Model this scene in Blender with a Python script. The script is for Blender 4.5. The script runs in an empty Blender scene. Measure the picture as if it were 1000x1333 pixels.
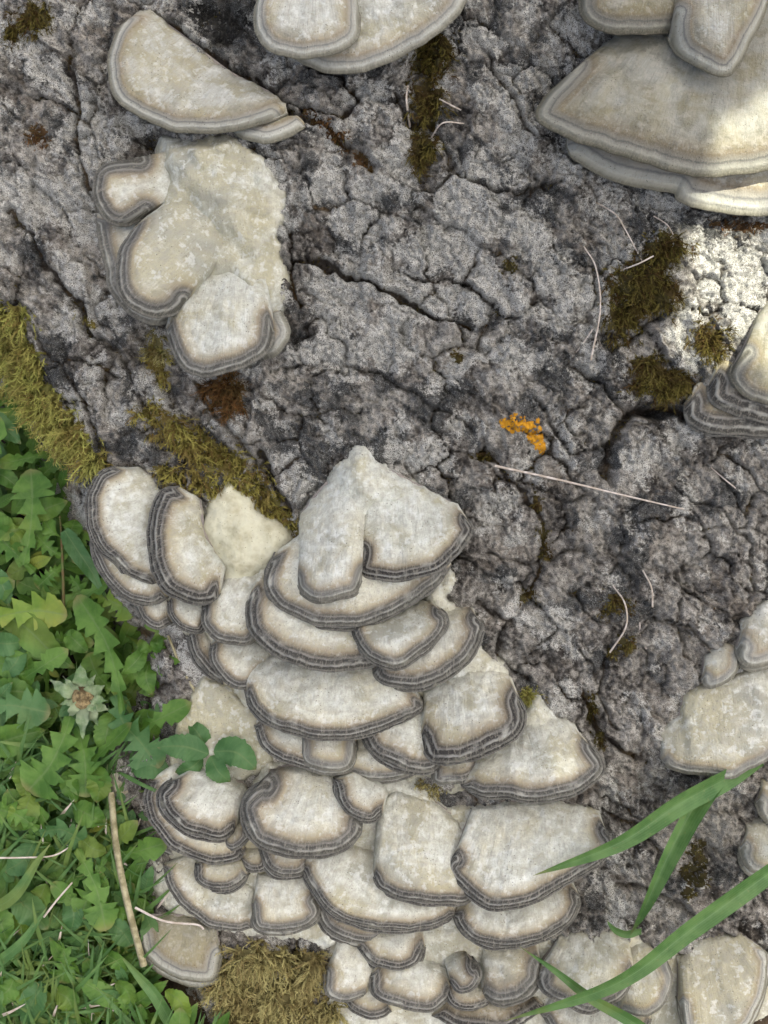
import bpy, math
import numpy as np

# ------------------------------------------------------------------ frame of reference
# The stump's bark face is laid out on a sloping reference plane; 1 layout unit = 0.5 mm.
U = 0.0005
ELEV = math.radians(55.0)              # the bark face looks up at this elevation
SE, CE = math.sin(ELEV), math.cos(ELEV)
HGT = 0.2025                           # height of the face's centre above the lawn
DIST = 0.90                            # camera stands this far off the face
OX, OY = 500.0, 666.5

def world(x, y, z):
    """layout (x right, y down, z proud of the bark face) -> world metres"""
    x = np.asarray(x, float); y = np.asarray(y, float); z = np.asarray(z, float)
    lx, ly, lz = (x - OX) * U, (OY - y) * U, z * U
    lx, ly, lz = np.broadcast_arrays(lx, ly, lz)
    return np.stack([lx, ly * SE - lz * CE, HGT + ly * CE + lz * SE], -1)

scene = bpy.context.scene
# ------------------------------------------------------------------ camera
cam_d = bpy.data.cameras.new('camera')
cam = bpy.data.objects.new('camera', cam_d)
scene.collection.objects.link(cam)
cam_d.sensor_fit = 'HORIZONTAL'
cam_d.sensor_width = 36.0
cam_d.lens = 36.0 * DIST / (1000 * U)
cam_d.clip_start = 0.02
cam_d.clip_end = 200.0
cam.location = world(OX, OY, DIST / U)
cam.rotation_euler = (math.pi / 2 - ELEV, 0, 0)
scene.camera = cam
scene.render.resolution_x, scene.render.resolution_y = 768, 1024

# ------------------------------------------------------------------ sky, sun, exposure
SUN_EL, SUN_AZ = math.radians(67.2), math.radians(126)     # azimuth measured from +Y towards +X
wd = bpy.data.worlds.new('World'); scene.world = wd; wd.use_nodes = True
nt = wd.node_tree; nt.nodes.clear()
sky = nt.nodes.new('ShaderNodeTexSky'); sky.sky_type = 'NISHITA'; sky.sun_disc = False
sky.sun_elevation = SUN_EL; sky.sun_rotation = SUN_AZ
sky.air_density = 0.42; sky.dust_density = 6.0; sky.ozone_density = 0.15
bg = nt.nodes.new('ShaderNodeBackground'); bg.inputs['Strength'].default_value = 0.15
wo = nt.nodes.new('ShaderNodeOutputWorld')
nt.links.new(sky.outputs[0], bg.inputs[0]); nt.links.new(bg.outputs[0], wo.inputs[0])
sd = bpy.data.lights.new('sun', 'SUN'); sd.energy = 2.4; sd.angle = math.radians(0.5); sd.color = (1.0, 0.95, 0.86)
sun = bpy.data.objects.new('sun', sd); scene.collection.objects.link(sun)
# the sun lamp shines along its -Z
_dir = np.array([math.cos(SUN_EL) * math.sin(SUN_AZ), math.cos(SUN_EL) * math.cos(SUN_AZ), math.sin(SUN_EL)])
sun.rotation_euler = (math.pi / 2 - SUN_EL, 0, math.pi - SUN_AZ)
sun.location = (float(_dir[0] * 5), float(_dir[1] * 5), float(_dir[2] * 5))
vs = scene.view_settings
vs.view_transform = 'Standard'; vs.look = 'None'; vs.exposure = 1.68; vs.gamma = 1.0; vs.use_curve_mapping = False

COL = scene.collection
scene.cycles.use_adaptive_sampling = True; scene.cycles.adaptive_threshold = 0.02; scene.cycles.max_bounces = 3; scene.cycles.diffuse_bounces = 1; scene.cycles.glossy_bounces = 2; scene.cycles.transmission_bounces = 3; scene.cycles.transparent_max_bounces = 4
rng = np.random.default_rng(7)

# ------------------------------------------------------------------ noise in numpy
_perm = np.random.default_rng(11).permutation(4096)
def _h(ix, iy, seed):
    return _perm[(_perm[(ix + seed * 131) & 4095] + iy) & 4095]
def perlin(x, y, seed=0):
    x = np.asarray(x, float); y = np.asarray(y, float)
    ix = np.floor(x).astype(np.int64); iy = np.floor(y).astype(np.int64)
    fx = x - ix; fy = y - iy
    ux = fx * fx * fx * (fx * (fx * 6 - 15) + 10); uy = fy * fy * fy * (fy * (fy * 6 - 15) + 10)
    def g(a, b, dx, dy):
        an = _h(a, b, seed) * (2 * math.pi / 4096)
        return np.cos(an) * dx + np.sin(an) * dy
    n00 = g(ix, iy, fx, fy); n10 = g(ix + 1, iy, fx - 1, fy)
    n01 = g(ix, iy + 1, fx, fy - 1); n11 = g(ix + 1, iy + 1, fx - 1, fy - 1)
    a = n00 + ux * (n10 - n00); b = n01 + ux * (n11 - n01)
    return (a + uy * (b - a)) * 1.45
def fbm(x, y, wl, octv=4, seed=0, gain=0.5):
    r = 0; a = 1.0; f = 1.0 / wl; tot = 0
    for i in range(octv):
        r = r + a * perlin(np.asarray(x) * f + 17.3 * i, np.asarray(y) * f + 5.1 * i, seed + i)
        tot += a; a *= gain; f *= 2.03
    return r / tot
def voronoi(x, y, cell, seed=0):
    """F1, F2, id of the nearest cell, offset to its centre (layout units)"""
    X = x / cell; Y = y / cell
    ix = np.floor(X).astype(np.int64); iy = np.floor(Y).astype(np.int64)
    F1 = np.full(X.shape, 1e9); F2 = np.full(X.shape, 1e9); ID = np.zeros(X.shape, np.int64)
    CX = np.zeros(X.shape); CY = np.zeros(X.shape)
    for a in (-1, 0, 1):
        for b in (-1, 0, 1):
            jx = _h(ix + a, iy + b, seed) / 4096.0; jy = _h(ix + a, iy + b, seed + 3) / 4096.0
            px = ix + a + 0.1 + 0.8 * jx; py = iy + b + 0.1 + 0.8 * jy
            d = np.hypot(px - X, py - Y)
            near = d < F1
            F2 = np.where(near, F1, np.minimum(F2, d))
            ID = np.where(near, (ix + a + 4096) * 100003 + (iy + b + 4096), ID)
            CX = np.where(near, px, CX); CY = np.where(near, py, CY)
            F1 = np.where(near, d, F1)
    return F1 * cell, F2 * cell, ID, (x - CX * cell), (y - CY * cell)
def sstep(a, b, x):
    t = np.clip((np.asarray(x, float) - a) / (b - a), 0, 1)
    return t * t * (3 - 2 * t)
def hash01(i, seed=0):
    return _perm[(_perm[(np.asarray(i) + seed * 77) & 4095] + (np.asarray(i) // 4096)) & 4095] / 4096.0
def poly_dist(px, py, pts, closed=False):
    """distance from points to a polyline"""
    pts = np.asarray(pts, float)
    A = pts if closed else pts[:-1]
    B = np.roll(pts, -1, 0) if closed else pts[1:]
    best = np.full(np.shape(px), 1e9)
    for a, b in zip(A, B):
        ab = b - a; L = ab @ ab + 1e-9
        t = np.clip(((px - a[0]) * ab[0] + (py - a[1]) * ab[1]) / L, 0, 1)
        best = np.minimum(best, np.hypot(px - a[0] - t * ab[0], py - a[1] - t * ab[1]))
    return best
def inside(px, py, pts):
    pts = np.asarray(pts, float); r = np.zeros(np.shape(px), bool)
    j = len(pts) - 1
    for i in range(len(pts)):
        xi, yi = pts[i]; xj, yj = pts[j]
        c = ((yi > py) != (yj > py)) & (px < (xj - xi) * (py - yi) / (yj - yi + 1e-12) + xi)
        r ^= c; j = i
    return r
def sdist(px, py, pts):
    d = poly_dist(px, py, pts, True)
    return np.where(inside(px, py, pts), d, -d)
def catmull(pts, n):
    P = np.asarray(pts, float)
    if len(P) == 1: return np.repeat(P, n, 0)
    if len(P) == 2:
        t = np.linspace(0, 1, n)[:, None]; return P[0] * (1 - t) + P[1] * t
    Q = np.vstack([2 * P[0] - P[1], P, 2 * P[-1] - P[-2]])
    out = []
    for i in range(1, len(Q) - 2):
        t = np.linspace(0, 1, 24, endpoint=False)[:, None]
        a, b, c, d = Q[i - 1], Q[i], Q[i + 1], Q[i + 2]
        out.append(0.5 * (2 * b + (c - a) * t + (2 * a - 5 * b + 4 * c - d) * t * t + (3 * b - a - 3 * c + d) * t ** 3))
    out.append(Q[-2][None]); C = np.vstack(out)
    s = np.concatenate([[0], np.cumsum(np.linalg.norm(np.diff(C, axis=0), axis=1))])
    u = np.linspace(0, s[-1], n)
    return np.stack([np.interp(u, s, C[:, k]) for k in range(C.shape[1])], 1)

# ------------------------------------------------------------------ object helpers
def tag(o, label=None, cat=None, group=None, kind=None):
    if label: o['label'] = label
    if cat: o['category'] = cat
    if group: o['group'] = group
    if kind: o['kind'] = kind
    return o
def empty(name, loc, label=None, cat=None, group=None):
    o = bpy.data.objects.new(name, None); COL.objects.link(o)
    o.empty_display_size = 0.01
    o.location = [float(v) for v in loc]
    return tag(o, label, cat, group)
def mesh_obj(name, V, F, mat, parent=None, attrs=None, normals=None, smooth=True):
    """V world-space vertices, F quads/triangles; origin goes to the parent's base"""
    V = np.asarray(V, float).reshape(-1, 3); F = np.asarray(F, np.int32)
    base = np.zeros(3)
    p = parent
    while p is not None:
        base += np.array(p.location); p = p.parent
    own = np.zeros(3)
    if parent is None:
        own = V.mean(0); own[2] = V[:, 2].min(); base = own
    me = bpy.data.meshes.new(name)
    me.vertices.add(len(V)); me.vertices.foreach_set('co', (V - base).astype(np.float32).ravel())
    k = F.shape[1]
    me.loops.add(F.size); me.loops.foreach_set('vertex_index', F.ravel())
    me.polygons.add(len(F)); me.polygons.foreach_set('loop_start', np.arange(0, F.size, k, dtype=np.int32))
    me.polygons.foreach_set('loop_total', np.full(len(F), k, np.int32))
    me.polygons.foreach_set('use_smooth', np.full(len(F), smooth, bool))
    for nm, arr in (attrs or {}).items():
        arr = np.asarray(arr, np.float32)
        if arr.ndim == 1:
            a = me.attributes.new(nm, 'FLOAT', 'POINT'); a.data.foreach_set('value', arr)
        else:
            a = me.attributes.new(nm, 'FLOAT_VECTOR', 'POINT'); a.data.foreach_set('vector', arr.ravel())
    me.update(calc_edges=True)
    if normals is not None:
        me.normals_split_custom_set_from_vertices([tuple(n) for n in normals])
    me.materials.append(mat)
    o = bpy.data.objects.new(name, me); COL.objects.link(o)
    if parent is not None: o.parent = parent
    else: o.location = [float(v) for v in own]
    return o
def grid_faces(nr, nc, base=0):
    i = np.arange(nr - 1)[:, None] * nc + np.arange(nc - 1)[None, :]
    return (np.stack([i, i + nc, i + nc + 1, i + 1], -1).reshape(-1, 4) + base).astype(np.int32)
def vnormals(V, F):
    a, b, c, d = V[F[:, 0]], V[F[:, 1]], V[F[:, 2]], V[F[:, -1]]
    n = np.cross(c - a, d - b) if F.shape[1] == 4 else np.cross(b - a, c - a)
    N = np.zeros_like(V)
    for k in range(F.shape[1]): np.add.at(N, F[:, k], n)
    return N / (np.linalg.norm(N, axis=1, keepdims=True) + 1e-20)
def submesh(V, F, sel, N=None, attrs=None):
    f = F[sel]; used = np.unique(f)
    remap = np.full(len(V), -1, np.int32); remap[used] = np.arange(len(used))
    return V[used], remap[f], (None if N is None else N[used]), {k: a[used] for k, a in (attrs or {}).items()}

# ------------------------------------------------------------------ material helpers
class NT:
    def __init__(s, name):
        s.m = bpy.data.materials.new(name); s.m.use_nodes = True
        s.t = s.m.node_tree; s.t.nodes.clear()
        s.out = s.t.nodes.new('ShaderNodeOutputMaterial')
    def n(s, typ, **kw):
        nd = s.t.nodes.new('ShaderNode' + typ)
        for k, v in kw.items(): setattr(nd, k, v)
        return nd
    def put(s, sock, v):
        if hasattr(v, 'is_output') or isinstance(v, bpy.types.NodeSocket): s.t.links.new(v, sock)
        else: sock.default_value = v
    def pos(s): return s.n('NewGeometry').outputs['Position']
    def attr(s, nm, what='Vector'): return s.n('Attribute', attribute_name=nm).outputs[what]
    def xyz(s, v):
        nd = s.n('SeparateXYZ'); s.put(nd.inputs[0], v); return nd.outputs
    def vec(s, x, y, z):
        nd = s.n('CombineXYZ')
        for i, v in enumerate((x, y, z)): s.put(nd.inputs[i], v)
        return nd.outputs[0]
    def noise(s, v, scale, detail=4, rough=0.55, dist=0.0, out='Fac'):
        nd = s.n('TexNoise'); s.put(nd.inputs['Vector'], v); nd.inputs['Scale'].default_value = scale
        nd.inputs['Detail'].default_value = detail; nd.inputs['Roughness'].default_value = rough
        nd.inputs['Distortion'].default_value = dist
        return nd.outputs[out]
    def voro(s, v, scale, feature='F1', out='Distance', rand=1.0):
        nd = s.n('TexVoronoi', feature=feature); s.put(nd.inputs['Vector'], v); nd.inputs['Scale'].default_value = scale
        nd.inputs['Randomness'].default_value = rand
        return nd.outputs[out]
    def math(s, op, a, b=0.0, c=0.0, clamp=False):
        nd = s.n('Math', operation=op, use_clamp=clamp)
        s.put(nd.inputs[0], a); s.put(nd.inputs[1], b); s.put(nd.inputs[2], c)
        return nd.outputs[0]
    def ss(s, x, a, b, lo=0.0, hi=1.0):
        nd = s.n('MapRange', interpolation_type='SMOOTHSTEP')
        s.put(nd.inputs[0], x)
        for i, v in enumerate((a, b, lo, hi)): s.put(nd.inputs[i + 1], v)
        return nd.outputs[0]
    def mix(s, f, a, b, blend='MIX'):
        nd = s.n('Mix', data_type='RGBA', blend_type=blend)
        s.put(nd.inputs[0], f)
        s.put(nd.inputs[6], a if not isinstance(a, tuple) else (*a, 1.0)[:4])
        s.put(nd.inputs[7], b if not isinstance(b, tuple) else (*b, 1.0)[:4])
        return nd.outputs[2]
    def ramp(s, f, stops, interp='LINEAR'):
        nd = s.n('ValToRGB'); s.put(nd.inputs[0], f); cr = nd.color_ramp; cr.interpolation = interp
        while len(cr.elements) < len(stops): cr.elements.new(0.5)
        for e, (p, c) in zip(cr.elements, stops): e.position = p; e.color = (*c, 1.0)
        return nd.outputs[0]
    def bump(s, h, strength=0.5, dist=0.001, normal=None):
        nd = s.n('Bump'); s.put(nd.inputs['Height'], h); nd.inputs['Strength'].default_value = strength
        nd.inputs['Distance'].default_value = dist
        if normal is not None: s.put(nd.inputs['Normal'], normal)
        return nd.outputs[0]
    def bsdf(s, col, rough=0.8, normal=None, spec=0.3, transl=0.0, tcol=None):
        p = s.n('BsdfPrincipled'); s.put(p.inputs['Base Color'], col if not isinstance(col, tuple) else (*col, 1.0))
        s.put(p.inputs['Roughness'], rough); p.inputs['Specular IOR Level'].default_value = spec
        if normal is not None: s.put(p.inputs['Normal'], normal)
        sh = p.outputs[0]
        if transl > 0:
            tr = s.n('BsdfTranslucent'); s.put(tr.inputs[0], tcol if tcol is not None else col)
            mx = s.n('MixShader'); mx.inputs[0].default_value = transl
            s.t.links.new(sh, mx.inputs[1]); s.t.links.new(tr.outputs[0], mx.inputs[2]); sh = mx.outputs[0]
        s.t.links.new(sh, s.out.inputs[0])
        return s.m

# ---- bark: warm grey scales, pale crustose lichen, blue-black algae, brown crack debris
def mat_bark():
    k = NT('bark'); P = k.pos(); z = k.xyz(k.attr('zone')); tn = k.xyz(k.attr('tone'))   # lichen, dark crust, debris | tone, pink, rust
    fine = k.noise(P, 480, 3, 0.72); fine2 = k.noise(P, 1500, 2, 0.7)
    v = k.math('ADD', tn[0], k.math('MULTIPLY', k.math('SUBTRACT', fine, 0.5), 1.0))
    base = k.ramp(v, [(0.10, (0.042, 0.038, 0.034)), (0.30, (0.15, 0.138, 0.124)), (0.50, (0.295, 0.276, 0.252)), (0.82, (0.47, 0.448, 0.412))])
    base = k.mix(k.math('MULTIPLY', tn[1], 0.35), base, (0.36, 0.31, 0.26))
    dm = k.ss(k.math('ADD', z[1], k.math('MULTIPLY', k.math('SUBTRACT', fine, 0.5), 0.9)), 0.35, 0.65)
    dc = k.ramp(fine2, [(0.38, (0.024, 0.0245, 0.0245)), (0.52, (0.07, 0.073, 0.074)), (0.62, (0.19, 0.195, 0.192)), (0.72, (0.5, 0.5, 0.48))])
    base = k.mix(k.math('MULTIPLY', dm, 0.9), base, dc)
    lm = k.ss(k.math('ADD', z[0], k.math('MULTIPLY', k.math('SUBTRACT', fine, 0.5), 1.1)), 0.38, 0.62)
    lc = k.ramp(fine2, [(0.36, (0.28, 0.27, 0.245)), (0.48, (0.56, 0.548, 0.515)), (0.7, (0.74, 0.73, 0.70))])
    base = k.mix(k.math('MULTIPLY', lm, 0.88), base, lc)
    sp2 = k.ss(fine2, 0.47, 0.38); base = k.mix(k.math('MULTIPLY', sp2, 0.85), base, (0.045, 0.038, 0.035))
    debris = k.mix(tn[2], (0.04, 0.031, 0.024), (0.115, 0.070, 0.024))
    base = k.mix(k.math('MULTIPLY', k.ss(k.math('ADD', z[2], k.math('MULTIPLY', fine, 0.6)), 0.72, 1.02), 0.85), base, debris)
    h = k.math('ADD', k.math('MULTIPLY', fine, 1.0), k.math('MULTIPLY', fine2, 0.3))
    base = k.mix(1.0, base, (0.96, 0.985, 0.90), 'MULTIPLY')
    return k.bsdf(base, 0.9, k.bump(h, 1.0, 0.0026), 0.2)
BARK = mat_bark()

# ---- bracket caps: zoned felt, attribute zone = (distance from margin, darkness, stain)
def mat_cap():
    k = NT('fungus_felt'); P = k.pos(); z = k.xyz(k.attr('zone')); sv = k.xyz(k.attr('span'))
    fib = k.noise(k.vec(k.math('MULTIPLY', sv[0], 0.36), k.math('MULTIPLY', sv[1], 0.085), z[2]), 1.0, 4, 0.65)
    wob = k.noise(k.vec(k.math('MULTIPLY', sv[0], 0.05), k.math('MULTIPLY', sv[1], 0.03), z[2]), 1.0, 2)
    d = k.math('ADD', z[0], k.math('MULTIPLY', k.math('SUBTRACT', wob, 0.5), 3.5))
    d = k.math('ADD', d, k.math('MULTIPLY', k.math('SUBTRACT', fib, 0.5), 3.0))
    f = k.math('DIVIDE', d, 60.0, clamp=True)
    dark = k.ramp(f, [(0.0, (0.17, 0.162, 0.145)), (0.022, (0.034, 0.032, 0.03)), (0.065, (0.03, 0.028, 0.027)), (0.088, (0.30, 0.29, 0.265)), (0.112, (0.27, 0.26, 0.235)),
                      (0.142, (0.038, 0.035, 0.033)), (0.21, (0.034, 0.031, 0.029)), (0.238, (0.26, 0.245, 0.22)), (0.262, (0.19, 0.172, 0.15)), (0.29, (0.06, 0.052, 0.044)),
                      (0.34, (0.17, 0.135, 0.095)), (0.42, (0.35, 0.29, 0.20)), (0.56, (0.56, 0.525, 0.425)), (0.72, (0.69, 0.685, 0.61)), (1.0, (0.63, 0.625, 0.545))])
    light = k.ramp(f, [(0.0, (0.22, 0.205, 0.155)), (0.04, (0.42, 0.40, 0.325)), (0.12, (0.58, 0.565, 0.50)), (0.20, (0.50, 0.485, 0.43)), (0.245, (0.22, 0.215, 0.205)),
                       (0.28, (0.44, 0.415, 0.36)), (0.33, (0.40, 0.365, 0.305)), (0.40, (0.30, 0.24, 0.165)), (0.52, (0.44, 0.385, 0.295)), (0.75, (0.55, 0.53, 0.465)), (1.0, (0.56, 0.55, 0.50))])
    sh = k.xyz(k.attr('shade'))
    brk = k.noise(k.vec(k.math('MULTIPLY', sv[0], 0.045), k.math('MULTIPLY', sv[1], 0.06), k.math('ADD', z[2], 5.0)), 1.0, 3)
    c = k.mix(k.math('MULTIPLY', z[1], k.ss(brk, 0.26, 0.46, 0.35, 1.0)), light, dark)
    inner = k.ss(d, 14, 34)
    gr = k.math('MULTIPLY', k.math('MULTIPLY', k.ss(k.noise(k.vec(k.math('MULTIPLY', sv[0], 0.07), k.math('MULTIPLY', sv[1], 0.12), k.math('ADD', z[2], 9.0)), 1.0, 3), 0.44, 0.60), k.ss(d, 19, 13)), k.math('MULTIPLY', z[1], 0.55))
    c = k.mix(gr, c, (0.05, 0.047, 0.044))
    # concentric zones further in
    zn = k.noise(k.vec(k.math('MULTIPLY', sv[0], 0.012), k.math('MULTIPLY', sv[1], 0.11), z[2]), 1.0, 3)
    c = k.mix(k.math('MULTIPLY', k.math('MULTIPLY', k.ss(zn, 0.5, 0.72), inner), 0.45), c, (0.42, 0.375, 0.27))
    # felt streaks
    c = k.mix(k.math('MULTIPLY', k.ss(fib, 0.52, 0.66), 0.42), c, (0.36, 0.33, 0.28), 'MIX')
    c = k.mix(k.math('MULTIPLY', k.math('MULTIPLY', k.ss(fib, 0.48, 0.30), inner), 0.35), c, (0.76, 0.755, 0.72), 'MIX')
    # algae / age stains
    st = k.noise(P, 46, 4, 0.66, 0.5)
    stain = k.mix(k.ss(k.noise(P, 22, 1), 0.42, 0.6), (0.35, 0.30, 0.155), (0.225, 0.22, 0.17))
    sm = k.ss(k.math('ADD', st, k.math('MULTIPLY', sv[2], 0.24)), 0.55, 0.76)
    c = k.mix(k.math('MULTIPLY', k.math('MULTIPLY', sm, inner), 0.62), c, stain)
    yl = k.ss(k.noise(P, 30, 2, 0.6), 0.46, 0.66)
    c = k.mix(k.math('MULTIPLY', k.math('MULTIPLY', yl, inner), 0.32), c, (0.60, 0.53, 0.34))
    c = k.mix(sh[0], c, k.mix(1.0, c, (0.56, 0.555, 0.53), 'MULTIPLY'))
    # grime specks
    sp = k.ss(k.voro(P, 420), 0.20, 0.09); spn = k.ss(k.noise(P, 70, 2), 0.48, 0.60)
    c = k.mix(k.math('MULTIPLY', k.math('MULTIPLY', sp, spn), 0.8), c, (0.07, 0.06, 0.05))
    fl = k.noise(P, 900, 3, 0.7); c = k.mix(k.math('MULTIPLY', k.ss(fl, 0.52, 0.66), 0.42), c, (0.30, 0.265, 0.215))
    mt = k.noise(P, 190, 3, 0.66); c = k.mix(k.math('MULTIPLY', k.math('MULTIPLY', k.ss(mt, 0.50, 0.66), inner), 0.5), c, (0.40, 0.37, 0.315))
    c = k.mix(k.math('MULTIPLY', k.math('MULTIPLY', k.ss(mt, 0.48, 0.34), inner), k.math('MULTIPLY_ADD', sh[0], -0.40, 0.45)), c, (0.80, 0.795, 0.765))
    h = k.math('ADD', k.math('MULTIPLY', fib, 1.0), k.math('MULTIPLY', fl, 0.6))
    h = k.math('ADD', h, k.math('MULTIPLY', mt, 1.2))
    c = k.mix(1.0, c, (0.955, 1.0, 0.935), 'MULTIPLY')
    nb = k.bump(h, 0.75, 0.0014)
    return k.bsdf(c, 0.85, nb, 0.2)
CAP = mat_cap()
def mat_crust():
    k = NT('fungus_crust_flesh'); P = k.pos(); z = k.xyz(k.attr('zone'))     # yellowness, grime
    n1 = k.noise(P, 110, 4, 0.66, 0.4); n2 = k.noise(P, 420, 4, 0.7); n3 = k.noise(P, 34, 4, 0.64)
    c = k.ramp(n1, [(0.28, (0.46, 0.43, 0.36)), (0.45, (0.62, 0.60, 0.53)), (0.65, (0.72, 0.705, 0.65))])
    c = k.mix(k.math('MULTIPLY', k.ss(n2, 0.54, 0.66), 0.3), c, (0.42, 0.39, 0.33))
    c = k.mix(k.math('MULTIPLY', z[0], k.ss(n3, 0.3, 0.55, 0.5, 1.0)), c, (0.62, 0.575, 0.38))
    g = k.ss(k.math('ADD', n3, k.math('MULTIPLY', z[1], 0.3)), 0.58, 0.80)
    c = k.mix(k.math('MULTIPLY', g, 0.62), c, k.mix(k.ss(n1, 0.34, 0.66), (0.20, 0.165, 0.085), (0.42, 0.36, 0.23)))
    sp = k.ss(k.voro(P, 380), 0.17, 0.06); c = k.mix(k.math('MULTIPLY', sp, 0.6), c, (0.09, 0.075, 0.05))
    h = k.math('ADD', n2, k.math('MULTIPLY', n1, 0.8))
    c = k.mix(1.0, c, (0.955, 1.0, 0.92), 'MULTIPLY')
    return k.bsdf(c, 0.88, k.bump(h, 0.6, 0.0014), 0.2)
CRUST = mat_crust()
def mat_pore():
    k = NT('fungus_pores'); P = k.pos()
    v = k.voro(P, 1400); c = k.mix(k.ss(v, 0.1, 0.5), (0.16, 0.14, 0.11), (0.34, 0.31, 0.26))
    c = k.mix(k.ss(k.noise(P, 120, 4), 0.4, 0.65), c, (0.26, 0.24, 0.21))
    return k.bsdf(c, 0.9, k.bump(v, 0.5, 0.0006), 0.15)
PORE = mat_pore()
def mat_moss(name, tip, root, rust):
    k = NT(name); a = k.xyz(k.attr('leafv'))      # along strand, random, -
    c = k.mix(k.ss(a[0], 0.0, 0.85), root, tip)
    c = k.mix(k.ss(a[1], 0.62, 0.9), c, rust)
    c = k.mix(k.math('MULTIPLY', k.ss(k.noise(k.pos(), 60, 3), 0.45, 0.65), 0.55), c, rust)
    return k.bsdf(c, 0.7, None, 0.25, 0.25)
MOSS = {
    'yellow': mat_moss('moss_yellow_green', (0.44, 0.45, 0.11), (0.08, 0.08, 0.02), (0.25, 0.20, 0.055)),
    'furrow': mat_moss('moss_furrow', (0.40, 0.365, 0.085), (0.06, 0.055, 0.016), (0.19, 0.135, 0.04)),
    'olive': mat_moss('moss_olive', (0.17, 0.145, 0.03), (0.018, 0.016, 0.006), (0.075, 0.045, 0.013)),
    'rust': mat_moss('moss_rust', (0.20, 0.10, 0.03), (0.032, 0.02, 0.008), (0.11, 0.08, 0.025)),
    'gold': mat_moss('moss_gold', (0.47, 0.43, 0.17), (0.085, 0.072, 0.025), (0.25, 0.20, 0.075)),
    'black': mat_moss('moss_black', (0.055, 0.055, 0.045), (0.012, 0.012, 0.01), (0.09, 0.09, 0.08)),
}
def mat_leaf(name, c0, c1, yellow=(0.30, 0.30, 0.05), ya=0.25, veins=True):
    k = NT(name); P = k.pos(); a = k.xyz(k.attr('leafv'))   # along, across(-1..1), random
    n = k.noise(P, 70, 4, 0.6)
    c = k.mix(k.ss(n, 0.35, 0.65), c0, c1)
    c = k.mix(k.math('MULTIPLY', k.ss(k.math('ADD', k.noise(P, 26, 2), k.math('MULTIPLY', k.math('SUBTRACT', a[2], 0.5), 0.35)), 0.55, 0.72), ya), c, yellow)
    mid = k.ss(k.math('ABSOLUTE', a[1]), 0.10, 0.02)
    if veins:
        c = k.mix(k.math('MULTIPLY', mid, 0.5), c, (0.16, 0.24, 0.08))
        vv = k.math('SINE', k.math('ADD', k.math('MULTIPLY', a[0], 70.0), k.math('MULTIPLY', k.math('ABSOLUTE', a[1]), -9.0)))
        c = k.mix(k.math('MULTIPLY', k.ss(vv, 0.8, 1.0), 0.16), c, (0.15, 0.22, 0.07))
        h = k.math('ADD', k.math('MULTIPLY', vv, 0.25), k.noise(P, 240, 3))
    else:
        vv = k.math('SINE', k.math('ADD', k.math('MULTIPLY', a[1], 30.0), k.math('MULTIPLY', n, 5.0)))
        c = k.mix(k.math('MULTIPLY', k.ss(vv, 0.3, 1.0), 0.22), c, (0.16, 0.29, 0.12))
        c = k.mix(k.math('MULTIPLY', k.ss(k.math('ABSOLUTE', a[1]), 0.09, 0.0), 0.45), c, (0.17, 0.30, 0.11))
        c = k.mix(k.math('MULTIPLY', k.ss(k.noise(P, 330, 3, 0.7), 0.60, 0.70), 0.35), c, (0.24, 0.26, 0.09))
        h = k.math('ADD', k.math('MULTIPLY', vv, 0.12), k.noise(P, 240, 3))
    c = k.mix(k.math('MULTIPLY', k.ss(a[0], 0.90, 1.0), 0.6), c, (0.26, 0.22, 0.09))
    nb = k.bump(h, 0.35, 0.0006)
    return k.bsdf(c, 0.5, nb, 0.35, 0.3, k.mix(0.5, c, (0.20, 0.32, 0.04)))
LEAF = mat_leaf('dandelion_leaf', (0.062, 0.155, 0.020), (0.125, 0.25, 0.040))
LEAFB = mat_leaf('blue_green_leaf', (0.055, 0.15, 0.042), (0.10, 0.215, 0.070), ya=0.10)
LEAFY = mat_leaf('yellowing_leaf', (0.14, 0.26, 0.035), (0.22, 0.33, 0.05), (0.36, 0.34, 0.06), 0.5)
GRASS = mat_leaf('grass_blade_green', (0.065, 0.16, 0.038), (0.125, 0.245, 0.068), ya=0.3, veins=False)
def mat_plain(name, c0, c1, scale=200, rough=0.75, bumpd=0.0005):
    k = NT(name); n = k.noise(k.pos(), scale, 5, 0.65)
    return k.bsdf(k.mix(k.ss(n, 0.35, 0.65), c0, c1), rough, k.bump(n, 0.5, bumpd), 0.25)
STRAW = mat_plain('dry_straw', (0.42, 0.36, 0.27), (0.62, 0.57, 0.48))
STALK = mat_plain('dead_stalk', (0.20, 0.18, 0.09), (0.40, 0.37, 0.22), 150)
STEM = mat_plain('reddish_stem', (0.14, 0.09, 0.04), (0.10, 0.14, 0.04), 150)
LICHEN = mat_plain('orange_lichen', (0.42, 0.19, 0.012), (0.62, 0.32, 0.02), 500, 0.85, 0.0012)
BRACT = mat_plain('pale_bract', (0.12, 0.20, 0.08), (0.27, 0.33, 0.19), 90)
SEEDS = mat_plain('withered_florets', (0.07, 0.05, 0.022), (0.32, 0.25, 0.12), 260, 0.9, 0.002)
SOIL = mat_plain('soil', (0.035, 0.026, 0.016), (0.085, 0.062, 0.036), 60, 0.95, 0.01)
GREY = mat_plain('weathered_grey', (0.16, 0.15, 0.135), (0.36, 0.335, 0.30), 160, 0.9, 0.002)
WHITE = mat_plain('pale_rim', (0.50, 0.48, 0.44), (0.68, 0.66, 0.62), 160, 0.85, 0.001)

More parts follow.
